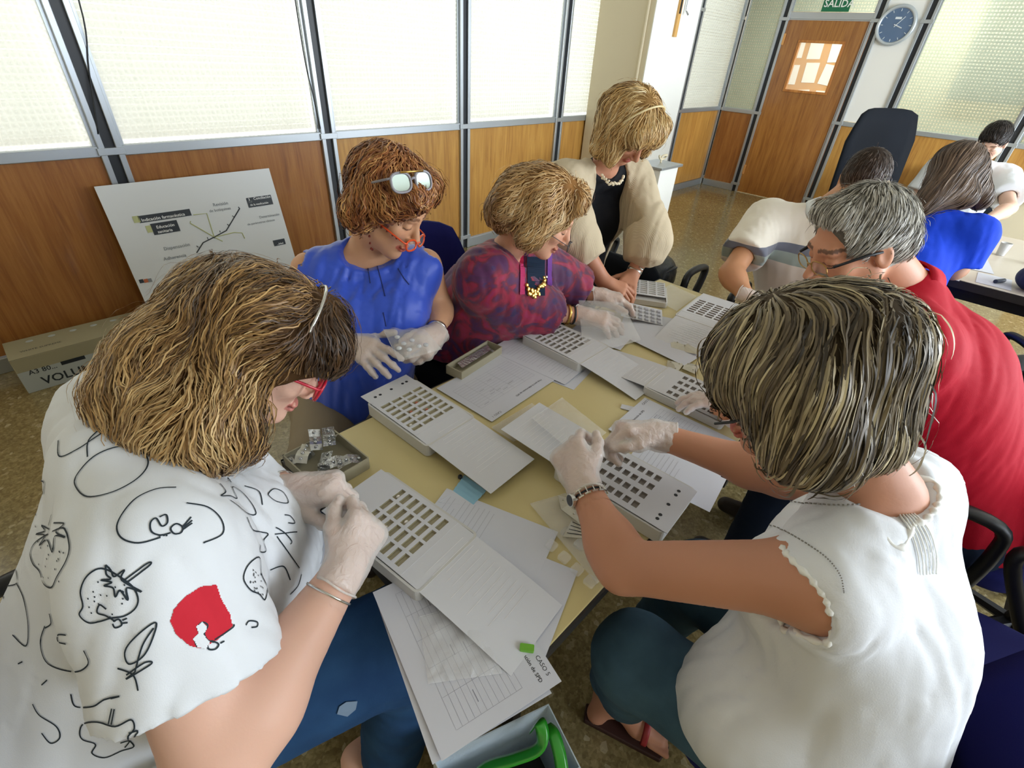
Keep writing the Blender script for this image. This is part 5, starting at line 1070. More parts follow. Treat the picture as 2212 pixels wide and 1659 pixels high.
    trim([(1650, 1130), (1700, 1150), (1750, 1180), (1790, 1210), (1815, 1245), (1822, 1280)], .001, dk, 'drawn_thread_line', 1)
    for k in range(6): trim([(1925+k*8, 1090+k*3), (1960+k*8, 1140), (1978+k*8, 1190), (1984+k*7, 1240)], .0012, lace, 'pintuck')
    # scalloped lace round the armhole and the neck, found along the garment's own rim
    def scallop(cen, rad, nn, ax_, nm):
        u = nrm(np.cross(ax_, (.2, .9, .3))); v = np.cross(nrm(ax_), u); L = []
        for a in np.linspace(0, 6.2832, nn+1)[:-1]:
            h = bvh.find_nearest(Vector(cen+rad*(math.cos(a)*u+math.sin(a)*v)))
            if h[0] is not None: L.append(np.array(h[0])+np.array(h[1])*(.001+.0016*(len(L) % 2)))
        if len(L) > 5: MB().tube(L, .0035, 6, True).obj(nm, lace, bl, smooth=True)
    for c_, r_, a_, nm in ((az(1680, 1250, .985), .135, eL-J['sl'], 'lace_edge'), (J['nk']+V3(-.01, .03, .03), .14, (0, -.3, 1), 'neck_lace')):
        L = rim(V, F, c_, r_, a_)
        if len(L) > 20:
            L = [p+nrm(p-c_)*.001 for p in curve(L, 2, True)]; k_ = MB().tube(L, [.0042+.0016*math.sin(i*1.3) for i in range(len(L))], 6, True); k_.obj(nm, lace, bl, smooth=True)
    # jeans
    G = Fld(); G.slack = .02
    for h, k_, a_ in ((J['hl'], (.60, .13, .53), (.64, .13, .30)), (J['hr'], (.88, .12, .53), (.90, .2, .12))): G.cone(h, k_, .105, .080, .05); G.cone(k_, a_, .078, .06, .04)
    G.cone(J['hl'], J['hr'], .125, .125, .05); G.cone((.60, .13, .53), an+V3(0, .02, .05), .074, .048, .03)
    folds(G, 0.0092, 70, 4, (0, 1, .2)); cut(G, (0, 0, .17), (0, 0, -1)); garment(f, 'jeans', G, .010, M_denim2, 'faded grey-blue jeans')
    so = mat('sandal_sole', '3a1d16', .6); rd = mat('red_strap', '8c1f22', .5); d = nrm((toe-heel)*V3(1, 1, 0)); sd = nrm(np.cross(d, (0, 0, 1)))
    P = [heel-d*.03+sd*.028, heel-d*.035-sd*.02, toe-sd*.04+d*.0, toe+d*.03, toe+sd*.042+d*.01]; MB().prism([(p[0], p[1]) for p in P][::-1] if False else [(p[0], p[1]) for p in P], .0, .018).obj('sandal_sole', so, f.root, bevel=.004)
    mp_ = lerp(an, toe, .72); MB().tube(curve([mp_-sd*.042-V3(0, 0, .01), mp_-sd*.02+V3(0, 0, .025), mp_+sd*.02+V3(0, 0, .025), mp_+sd*.042-V3(0, 0, .01)], 5), .009, 6, flat=.35).obj('sandal_strap', rd, f.root, smooth=True)
    MB().tube(curve([an-sd*.042, an-d*.04+V3(0, 0, .01), an+sd*.042, an+d*.035+V3(0, 0, .01)], 5, True), .008, 6, True, flat=.35).obj('ankle_strap', rd, f.root, smooth=True)
    # watch with an open link bracelet
    ax_ = nrm(wL-eL); wc = lerp(eL, wL, .83); u = nrm(np.cross(ax_, (0, 0, 1))); v = np.cross(ax_, u); t = MB().cyl(wc-ax_*.002, wc+ax_*.002, .033, 24).obj('wristwatch', M_blk, f.root); t['label'] = 'silver open-link bracelet watch'
    for k in range(16):
        a = 6.2832*k/16; d_ = math.cos(a)*u+math.sin(a)*v; tg = -math.sin(a)*u+math.cos(a)*v; c0 = wc+d_*.0355
        Q = MB()
        for o_ in (-.007, .007): Q.tube([c0+ax_*o_-tg*.0055, c0+ax_*o_+tg*.0055], .0019, 5)
        Q.tube([c0-ax_*.007, c0+ax_*.007], .0017, 5).obj('link', M_silver, t)
    d_ = nrm(-u*.5+v*.2+V3(-.7, -.2, .2)); d_ = nrm(d_-ax_*(d_@ax_)); MB().cyl(wc+d_*.034, wc+d_*.042, .013, 18).obj('watch_case', M_silver, t, bevel=.001); MB().cyl(wc+d_*.042, wc+d_*.0425, .0105, 18).obj('watch_face', mat('watch_face', '20242a', .15), t)
    # bob
    H = Fld(); H.slack = .02; top = C+M@V3(0, -.012, .03)
    H.ell(top, (.093, .108, .092), M, .03)
    dn = V3(.02, -.05, -1.)
    for q in (-1, 1): s0 = C+M@V3(q*.075, -.02, .03); H.cone(s0, C+M@V3(q*.078, .0, -.03)+V3(0, -.01, -.015), .046, .036, .04)
    bk = C+M@V3(0, -.09, .03); H.cone(bk, C+V3(.03, -.10, -.055), .066, .050, .04); H.cone(C+V3(-.06, -.07, -.038), C+V3(.085, -.08, -.032), .045, .046, .05)
    H.ell(C+M@V3(0, .135, -.05), (.068, .085, .085), M, .015, True)
    folds(H, .008, 86, 2, dn, .2)
    crown = C+M@V3(.01, -.005, .13)
    def flow(P):
        r = P-crown; dd = np.linalg.norm(r, axis=1)[:, None]; r = r/(dd+1e-6); w_ = np.clip((dd-.04)/.1, 0, 1)
        low = np.clip((C[2]-.06-P[:, 2])/.05, 0, 1)[:, None]
        return r*(1-.75*w_)+w_*V3(0, .12, -1.)+low*V3(-.1, .9, .1)
    hair(f, H, 11000, 11, .0096, .003, flow, ('2f271b', '4c4030', '6f614a', '9c8d6e', 'cdbf98'), curl=.08, clen=.12, off=(-.003, .009), rough=.24, res=.006, shell_col='4a3e2e', seed=8, lockc=9, label='chin-length brown bob with blonde highlights')
    MB().tube([C+M@V3(-.075, .02, .0), C+M@V3(-.076, .075, -.01), C+M@V3(-.07, .10, -.012)], .002, 6).obj('spectacle_arm', M_blk, f.root)
woman_blouse()
# ---- woman in the royal blue sleeveless top, far side of the table
def legs_cloth(f, J, pairs, m, label, r=(.112, .08, .06), floor=.08, res=.011, waist=.125):
    G = Fld(); G.slack = .02; G.cone(J['hl'], J['hr'], waist, waist, .05)
    for h, k, a in pairs: G.cone(h, k, r[0], r[1], .05); G.cone(k, a, r[1]*.96, r[2], .04)
    folds(G, 0.0092, 64, 4, nrm(V3(*pairs[0][1])-V3(*pairs[0][0]))); cut(G, (0, 0, floor), (0, 0, -1)); garment(f, 'trousers', G, res, m, label)
def feet(f, a, d, m, sz=1.):
    a = np.array(a, float); d = nrm(d); G = Fld(); h = V3(a[0], a[1], .045); G.cone(h-d*.03, h+d*.13*sz, .045, .032, .03); G.cone(a, h, .04, .04, .03); cut(G, (0, 0, .004), (0, 0, -1)); garment(f, 'shoe', G, .008, m)
M_shoe = mat('shoe_leather', '2a211c', .45)
def woman_blue():
    f = Fig('woman in a royal blue sleeveless top with sunglasses on her auburn hair', (.70, 1.3, 0), 'd3a07c')
    J = dict(nk=(.735, 1.275, 1.06), hd=(.755, 1.19, 1.20), sl=(.875, 1.175, 1.01), sr=(.585, 1.345, 1.01), ch=(.705, 1.245, .86), hl=(.76, 1.32, .50), hr=(.59, 1.40, .50))
    f.torso(J, (-.5, -.84, -.15), .8, bust=.98, shw=.85); B = f.B; nt = len(B.p)+1
    eL = az(952, 665, .86); wL = az(940, 725, .845); eR = az(650, 690, .84); wR = az(758, 735, .855)
    f.arm(J['sl'], eL, wL, (.043, .037, .025)); f.arm(J['sr'], eR, wR, (.046, .039, .026))
    f.leg(J['hl'], (.62, 1.0, .54), (.66, 1.08, .1)); f.leg(J['hr'], (.40, 1.10, .54), (.46, 1.15, .1))
    C = V3(.762, 1.175, 1.205); M = f.head(C, (.36, -.76, -.52), (.12, 0, 1), 1.02, brow='5a3520', lip='c0504c', hairc='7a4020', line=lambda x, y, z: (z > .082) | ((y < .03) & (z > .02)) | ((y < -.03) & (z > -.08)))
    k = az(805, 765, .855); f.hand(wR, k-wR, nrm(V3(-.35, -.75, .7)), -1, fing=[(15, 18, 10), (22, 20, 12), (28, 24, 12), (30, 26, 14)], thumb=(.8, .6, -.1), tcurl=10, cuff=.04)
    k = az(905, 760, .85); f.hand(wL, k-wL, nrm(V3(.3, -.8, .5)), 1, fing=[(40, 55, 30), (45, 55, 30), (50, 55, 30), (55, 55, 30)], thumb=(.4, .85, -.3), tcurl=15, cuff=.02)
    f.build(res=.0095)
    M_satin = NT('blue_satin'); M_satin.b.inputs['Base Color'].default_value = L4('2a52cc'); M_satin.b.inputs['Roughness'].default_value = .42; M_satin.b.inputs['Sheen Weight'].default_value = .4; M_satin = M_satin.m
    G = inflate(B, .010, nt-2); G.cone((.70, 1.24, .80), (.66, 1.32, .55), .13, .165, .07)
    for s_, e_ in (('sl', eL), ('sr', eR)): G.ell(lerp(J[s_], e_, .16)+(V3(.014, 0, 0) if s_ == 'sl' else V3(-.016, .0, 0)), (.062, .062, .105), None, .012, True)
    G.ell(J['nk']+V3(-.03, -.065, .022), (.105, .10, .078), None, .008, True)
    folds(G, 0.0161, 64, 31, (.2, .1, 1), .2); cut(G, (0, 0, .52), (0, 0, -1)); tp, V, F = garment(f, 'top', G, .0065, M_satin, 'royal blue satin sleeveless top')
    bvh = BVHTree.FromPolygons([tuple(v) for v in V], [tuple(int(i) for i in q) for q in F]); dk = mat('blue_seam', '142a70', .7)
    for pts in ([(815, 575), (822, 600), (832, 640)], [(860, 580), (872, 600), (884, 615)], [(795, 578), (800, 612)], [(828, 675), (834, 705)]):
        H = [bvh.ray_cast(Vector(EYE), Vector(ray(*p[:2])).normalized()) for p in curve([(a, b, 0) for a, b in pts], 6)]; H = [np.array(h[0])+np.array(h[1])*.0005 for h in H if h[0] is not None]
        if len(H) > 2: MB().tube(H, .0016, 5).obj('pleat_seam', dk, tp, smooth=True)
    legs_cloth(f, J, ((J['hl'], (.62, 1.0, .54), (.66, 1.08, .1)), (J['hr'], (.40, 1.10, .54), (.46, 1.15, .1))), cloth('khaki_twill', '8a7c66', None, .85), 'khaki trousers'); feet(f, (.66, 1.08, .09), (.2, -1, 0), M_shoe); feet(f, (.46, 1.15, .09), (0, -1, 0), M_shoe)
    H = Fld(); H.slack = .02
    H.ell(C+M@V3(0, -.025, .045), (.094, .108, .094), M, .03)
    for q in (-1, 1): H.cone(C+M@V3(q*.07, -.02, .05), C+M@V3(q*.085, -.03, -.03), .045, .040, .03)
    H.cone(C+M@V3(-.085, -.06, .03), C+M@V3(-.095, -.05, -.02), .045, .045, .03); H.cone(C+M@V3(-.03, .05, .10), C+M@V3(.06, .06, .085), .034, .030, .03); H.cone(C+M@V3(.06, .06, .08), C+M@V3(.09, .03, .03), .03, .024, .03)
    H.ell(C+M@V3(0, .125, -.03), (.068, .08, .094), M, .015, True)
    folds(H, .014, 91, 41, (.4, .3, -1), .5); cr = C+M@V3(-.02, -.05, .13)
    fl = lambda P: nrmA(P-cr)+.35*(M@V3(-.2, .9, -.1))
    hair(f, H, 5000, 10, .0075, .0028, fl, ('4a2410', '7a4320', '9c5f30', 'c08a50', 'd9ab6c'), curl=.6, clen=.045, rough=.5, res=.0055, shell_col='5a2e14', seed=5, face=(C, M, .07, .058), label='short wavy auburn hair')
    mo = mat('orange_frame', 'e0501e', .3, coat=.3); glasses(f, 'orange reading glasses low on the nose', C, M, mo, M_lens, w=.066, lw=.025, lh=.014, yo=.118, zo=-.035, r=.0028, tilt=.5)
    mk = mat('mirror_lens', 'b8c8c4', .05, .9); ms = mat('clear_grey_frame', '8e8a90', .2); M2 = hframe((.02, -.90, .30), (.05, 0, 1)); C2 = ad(893, 392, 1.185)-M2@V3(0, .138, 0)
    glasses(f, 'mirrored sunglasses pushed up on the hair', C2, M2, ms, mk, w=.066, lw=.026, lh=.022, yo=.138, zo=.0, r=.0034, top=M_gold)
    mbd = mat('red_beads', '6e1f12', .35)
    for q in (-1, 1):
        for i, p in enumerate(curve([C+M@V3(q*.066, .08, -.03), C+M@V3(q*.078, .03, -.03), C+M@V3(q*.085, .0, -.03)+V3(0, 0, -.03), C+M@V3(q*.072, -.01, -.03)+V3(0, -.0, -.09), J['nk']+V3(q*.03, -.02, .03)], 7)):
            if i % 2 == 0: MB().ball(p, .0036, 6).obj('chain_bead', mbd, f.root)
    band(f, 'watch_strap', lerp(eL, wL, .8), wL-eL, .030, .012, M_silver); return f
def nrmA(v): return v/(np.linalg.norm(v, axis=1)[:, None]+1e-9)
woman_blue()
# ---- woman in the red and purple patterned blouse
def woman_purple():
    f = Fig('woman in a red and purple patterned blouse with a gold pendant', (1.08, 1.2, 0), 'dda688')
    J = dict(nk=(1.115, 1.085, 1.015), hd=(1.165, .985, 1.155), sl=(1.27, 1.10, .965), sr=(1.02, 1.06, .965), ch=(1.125, 1.15, .83), hl=(1.20, 1.35, .50), hr=(1.02, 1.33, .50))
    f.torso(J, (.25, -.9, -.2), .80, bust=.85, belly=1.1, shw=.85); B = f.B; nt = len(B.p)+1
    eR = az(1115, 668, .83); wR = az(1256, 682, .80); eL = az(1225, 615, .84); wL = az(1290, 640, .82)
    f.arm(J['sr'], eR, wR, (.048, .04, .026)); f.arm(J['sl'], eL, wL, (.048, .04, .026))
    f.leg(J['hl'], (1.22, .98, .53), (1.2, 1.05, .1)); f.leg(J['hr'], (1.04, .98, .53), (1.04, 1.05, .1))
    C = V3(1.165, .965, 1.165); M = f.head(C, (.52, -.70, -.47), (0, 0, 1), .98, brow='8a6440', lip='c07060', hairc='c09a64', line=lambda x, y, z: (z > .078) | ((y < .02) & (z > .02)) | ((y < -.03) & (z > -.08)))
    k = az(1305, 692, .80); f.hand(wR, k-wR, V3(-.1, -.2, 1), -1, fing=[(22, 25, 15), (26, 28, 18), (30, 30, 18), (34, 30, 18)], thumb=(.7, .7, -.2), tcurl=8, cuff=.02)
    k = az(1335, 645, .815); f.hand(wL, k-wL, V3(0, .2, 1), 1, fing=[(25, 28, 15), (28, 30, 18), (32, 32, 18), (36, 32, 18)], thumb=(.7, .7, -.2), tcurl=8, cuff=.02)
    f.build(res=.0095)
    q = NT('patterned_chiffon'); mp = q.coords((1, 1, 1)); n = q.new('ShaderNodeTexNoise', {'Scale': 11., 'Detail': 5., 'Distortion': 1.6}); q.link(mp, 0, n, 'Vector')
    r = q.ramp((n, 'Fac'), [(.30, '24164a'), (.42, '3c1a56'), (.50, '5c1230'), (.57, '9c1030'), (.70, 'a01a50')]); n2 = q.new('ShaderNodeTexVoronoi', {'Scale': 26.}); q.link(mp, 0, n2, 'Vector')
    r2 = q.ramp((n2, 'Distance'), [(.18, '3a2050'), (.3, '4c2468'), (.36, '8a1c48')]); mx = q.new('ShaderNodeMix', data_type='RGBA'); mx.inputs[0].default_value = .22; q.link(r, 0, mx, 6); q.link(r2, 0, mx, 7); q.link(mx, 2, q.b, 'Base Color'); q.b.inputs['Roughness'].default_value = .7; q.b.inputs['Sheen Weight'].default_value = .3
    G = inflate(B, .014, nt-2); G.cone((1.12, 1.17, .80), (1.10, 1.30, .52), .15, .19, .07)
    sleeve(G, J['sr'], lerp(eR, wR, .42), .066, .070, .05, False); G.cone(J['sr'], eR, .066, .066, .05); G.cone(eR, lerp(eR, wR, .2), .064, .062, .03); sleeve(G, lerp(J['sl'], eL, .6), lerp(eL, wL, .3), .06, .06, .05, False); G.cone(J['sl'], eL, .064, .06, .05)
    G.ell(J['nk']+V3(.03, -.05, .03), (.07, .07, .09), None, .01, True); folds(G, 0.0138, 64, 51, (.0, .2, 1), .3); cut(G, (0, 0, .63), (0, 0, -1)); tp, V, F = garment(f, 'blouse', G, .0075, q.m, 'red, magenta and purple patterned blouse')
    M_navy = cloth('navy_knit', '1b2a3e', None, .85); bvh = BVHTree.FromPolygons([tuple(v) for v in V], [tuple(int(i) for i in q_) for q_ in F])
    def strip(pts, w, m, nm, lift=.002):
        L = []; R_ = []
        for a, b in pts:
            for s_, arr in ((-w, L), (w, R_)):
                h = bvh.ray_cast(Vector(EYE), Vector(ray(a+s_, b)).normalized())
                if h[0] is not None: arr.append(np.array(h[0])+np.array(h[1])*lift)
        k_ = min(len(L), len(R_))
        if k_ > 1: MB().add(L[:k_]+R_[:k_], [(i, i+1, k_+i+1, k_+i) for i in range(k_-1)]).obj(nm, m, tp)
    strip([(1157, 555+4*i) for i in range(22)], 19, M_navy, 'navy_undershirt', .003); strip([(1127, 520+4*i) for i in range(30)], 5, mat('magenta_placket', 'b8205e', .7), 'placket', .004); strip([(1186, 520+4*i) for i in range(26)], 5, mat('violet_placket', '6a2a8c', .7), 'placket', .004)
    sk = mat_attr('skin2', .5)
    for p in ((1166, 556), (1178, 600)):
        h = bvh.ray_cast(Vector(EYE), Vector(ray(*p)).normalized())
        if h[0] is not None: MB().ball(np.array(h[0])+np.array(h[1])*.005, .0055, 8).obj('button', M_silver, tp)
    g = np.random.default_rng(4); bc = None
    for i in range(34):
        a = g.uniform(-1, 1); px, py = 1152+a*22, 634-abs(a)**2*26+g.uniform(-8, 8); h = bvh.ray_cast(Vector(EYE), Vector(ray(px, py)).normalized())
        if h[0] is not None: MB().ball(np.array(h[0])+np.array(h[1])*.007, .0068, 8).obj('necklace_bead', M_gold, f.root)
    legs_cloth(f, J, ((J['hl'], (1.22, .98, .53), (1.2, 1.05, .1)), (J['hr'], (1.04, .98, .53), (1.04, 1.05, .1))), cloth('black_crepe', '17161c', None, .85), 'black trousers'); feet(f, (1.2, 1.05, .09), (0, -1, 0), M_shoe); feet(f, (1.04, 1.05, .09), (0, -1, 0), M_shoe)
    H = Fld(); H.slack = .02; H.ell(C+M@V3(0, -.022, .035), (.090, .108, .096), M, .03)
    for q_ in (-1, 1): H.cone(C+M@V3(q_*.072, -.02, .02), C+M@V3(q_*.082, -.005, -.05), .042, .038, .03)
    H.cone(C+M@V3(0, -.09, 0), C+M@V3(-.02, -.12, -.04)+V3(0, 0, -.03), .07, .052, .04); H.cone(C+M@V3(.05, -.10, -.02), C+M@V3(-.08, -.09, -.06)+V3(0, 0, -.02), .048, .045, .03); H.cone(C+M@V3(-.03, .05, .105), C+M@V3(.04, .065, .095), .028, .024, .03)
    H.ell(C+M@V3(0, .125, -.025), (.07, .085, .10), M, .015, True); folds(H, .010, 80, 61, (.4, .3, -1), .4); cr = C+M@V3(.03, .02, .13)
    hair(f, H, 4500, 10, .008, .0028, lambda P: nrmA(P-cr)*.8+V3(-.25, .2, -.6), ('7a5530', 'a67c48', 'c09862', 'd9b886', 'e2cba0'), curl=.5, clen=.055, rough=.45, res=.0055, shell_col='80592f', seed=15, face=(C, M, .07, .056), label='chin-length wavy strawberry blonde hair')
    glasses(f, 'thin rimless-looking glasses sliding down the nose', C, M, mat('grey_frame', '4a4648', .3, .5), M_lens, w=.064, lw=.024, lh=.016, yo=.118, zo=-.028, r=.0014, tilt=.4)
    ax_ = nrm(wR-eR); band(f, 'bracelet', lerp(eR, wR, .78), ax_, .034, .011, M_gold, label='broad gold bracelet'); band(f, 'watch_strap', lerp(eR, wR, .86), ax_, .033, .007, M_blk, label='black strap with gold buckle')
    ax_ = nrm(wL-eL); band(f, 'watch_strap', lerp(eL, wL, .72), ax_, .032, .012, M_blk); MB().cyl(lerp(eL, wL, .72)+V3(-.01, -.016, .024), lerp(eL, wL, .72)+V3(-.012, -.02, .030), .012, 14).obj('watch_case', M_silver, f.root)
woman_purple()
# ---- standing woman with the beige cardigan
def woman_standing():
    f = Fig('standing woman in a beige cardigan over a black dress, blonde hair, leaning over the table', (1.80, 1.3, 0), 'c48c70')
    hd = ad(1362, 275, 1.80); nk = hd+V3(.015, .10, -.155)
    J = dict(nk=nk, hd=hd+V3(0, .02, 0), sl=nk+V3(.175, -.03, -.055), sr=nk+V3(-.175, .05, -.055), ch=nk+V3(.03, .10, -.24), hl=V3(1.90, 1.34, .88), hr=V3(1.75, 1.38, .88))
    f.torso(J, (-.35, -.85, -.25), .84, bust=.9, shw=.85); B = f.B; nt = len(B.p)+1
    eL = az(1405, 520, .96); wL = az(1368, 590, .83); eR = az(1235, 505, 1.0); wR = az(1305, 608, .83)
    f.arm(J['sl'], eL, wL, (.05, .04, .026)); f.arm(J['sr'], eR, wR, (.05, .042, .028))
    f.leg(J['hl'], (1.92, 1.30, .48), (1.93, 1.36, .1)); f.leg(J['hr'], (1.76, 1.34, .48), (1.76, 1.40, .1))
    C = hd; M = f.head(C, (-.05, -.62, -.78), (-.12, .2, 1), 1., brow='9a7040', lip='b0524e', hairc='c9a468', line=lambda x, y, z: (z > .078) | ((y < .03) & (z > .02)) | ((y < -.03) & (z > -.08)))
    k = az(1342, 625, .81); f.hand(wR, k-wR, V3(-.3, -.1, 1), -1, False, fing=[(30, 35, 20), (34, 38, 20), (38, 40, 22), (42, 40, 22)], thumb=(.6, .8, -.3), tcurl=12)
    k = az(1352, 625, .80); f.hand(wL, k-wL, V3(.1, -.3, 1), 1, False, fing=[(26, 30, 18), (22, 26, 16), (20, 24, 14), (16, 22, 14)], thumb=(.8, .6, -.3), tcurl=8, spread=1.8)
    f.build(res=.0095)
    G = inflate(B, .008, nt-2); G.cone(J['ch'], (1.83, 1.36, .55), .13, .17, .06); G.ell(J['nk']+V3(-.03, -.05, .03), (.085, .085, .075), None, .01, True); cut(G, (0, 0, .5), (0, 0, -1)); folds(G, 0.0092, 64, 6, (0, 0, 1))
    garment(f, 'dress', G, .009, cloth('black_jersey', '14151a', None, .8, .15), 'black dress')
    q = NT('beige_knit'); q.b.inputs['Base Color'].default_value = L4('c9b99c'); q.b.inputs['Roughness'].default_value = .9; q.b.inputs['Sheen Weight'].default_value = .05; mp = q.coords((1, 1, 1)); w_ = q.new('ShaderNodeTexWave', {'Scale': 75., 'Distortion': .6}); q.link(mp, 0, w_, 'Vector'); q.bump((w_, 'Fac'), .35, .0015)
    G = inflate(B, .016, nt-2); G.cone(J['ch']+V3(0, 0, .05), (1.84, 1.38, .62), .13, .17, .07)
    for s_, e_, w2 in (('sl', eL, wL), ('sr', eR, wR)): G.cone(J[s_], e_, .066, .062, .04); G.cone(e_, lerp(e_, w2, .2), .060, .056, .03); sleeve(G, lerp(J[s_], e_, .8), lerp(e_, w2, .42), .062, .050, .04, False)
    fw = nrm((-.42, -.9, 0)); sd = nrm(np.cross(fw, (0, 0, 1))); c0 = J['ch']
    # open front: a wedge is left free between the two edges
    G.post.append(lambda P, d: np.maximum(d, np.minimum(np.minimum(((P-c0)@fw)+.02+0*d, .088+.10*(P[:, 2]-c0[2])*0-np.abs((P-c0)@sd+.028)), .215-(P-c0)@fw+np.clip((P[:, 2]-c0[2]), 0, .2))))
    folds(G, 0.0138, 54, 71, (.0, .1, 1), .3); cut(G, (0, 0, .60), (0, 0, -1)); G.ell(J['nk']+V3(-.03, -.06, .03), (.075, .085, .08), None, .01, True)
    garment(f, 'cardigan', G, .008, q.m, 'beige knitted open cardigan with ribbed cuffs')
    feet(f, (1.93, 1.36, .09), (0, -1, 0), M_shoe); feet(f, (1.76, 1.40, .09), (0, -1, 0), M_shoe)
    H = Fld(); H.slack = .02; H.ell(C+M@V3(0, -.02, .035), (.086, .104, .096), M, .03)
    for q_ in (-1, 1): H.cone(C+M@V3(q_*.068, .02, .03), C+M@V3(q_*.078, .045, -.035)+V3(0, 0, -.035), .040, .018, .03)
    H.cone(C+M@V3(.04, -.07, .02), C+M@V3(.09, -.02, -.05)+V3(.01, 0, -.04), .06, .035, .03); H.cone(C+M@V3(-.04, .06, .095), C+M@V3(.05, .07, .08), .030, .030, .03); H.cone(C+M@V3(-.02, .085, .075), C+M@V3(-.07, .075, .02), .024, .018, .03)
    H.ell(C+M@V3(0, .13, -.055), (.056, .08, .078), M, .015, True); folds(H, .010, 80, 81, (.4, .3, -1), .4); cr = C+M@V3(.01, -.0, .13)
    hair(f, H, 4500, 11, .0085, .0028, lambda P: nrmA(P-cr)*.8+V3(-.15, -.1, -.8), ('8a6434', 'b48a50', 'd0ab6e', 'e6cb94', 'f0e0b8'), curl=.35, clen=.08, rough=.4, res=.0055, shell_col='8e6b3c', seed=25, face=(C, M, .055, .05), label='jaw-length blonde hair')
    MB().tube(curve([C+M@V3(.098*math.sin(a), .01, .035+.108*math.cos(a)) for a in (1.5, 1., .5, 0, -.5, -1., -1.5)], 5), .0035, 8).obj('hairband', mat('cream_band', 'dcc896', .4), f.root, smooth=True)
    g = np.random.default_rng(3)
    for i in range(30):
        a = -1.1+2.2*i/29; p = J['nk']+V3(-.035, -.06, .01)+sd*.055*math.sin(a)+fw*(.04*math.cos(a))+V3(0, 0, -.05*math.cos(a)); MB().ball(p+V3(0, 0, g.uniform(-.006, .006)), .0055, 6).obj('necklace_bead', mat('pearl', 'e8dcc0', .25, coat=.5) if i == 0 else bpy.data.materials['pearl'], f.root)
    ax_ = nrm(wL-eL); c = lerp(eL, wL, .90); band(f, 'watch_strap', c, ax_, .030, .014, M_silver); MB().cyl(c+V3(-.0, -.022, .018), c+V3(0, -.028, .024), .015, 16).obj('watch_case', M_silver, f.root, bevel=.001)
woman_standing()
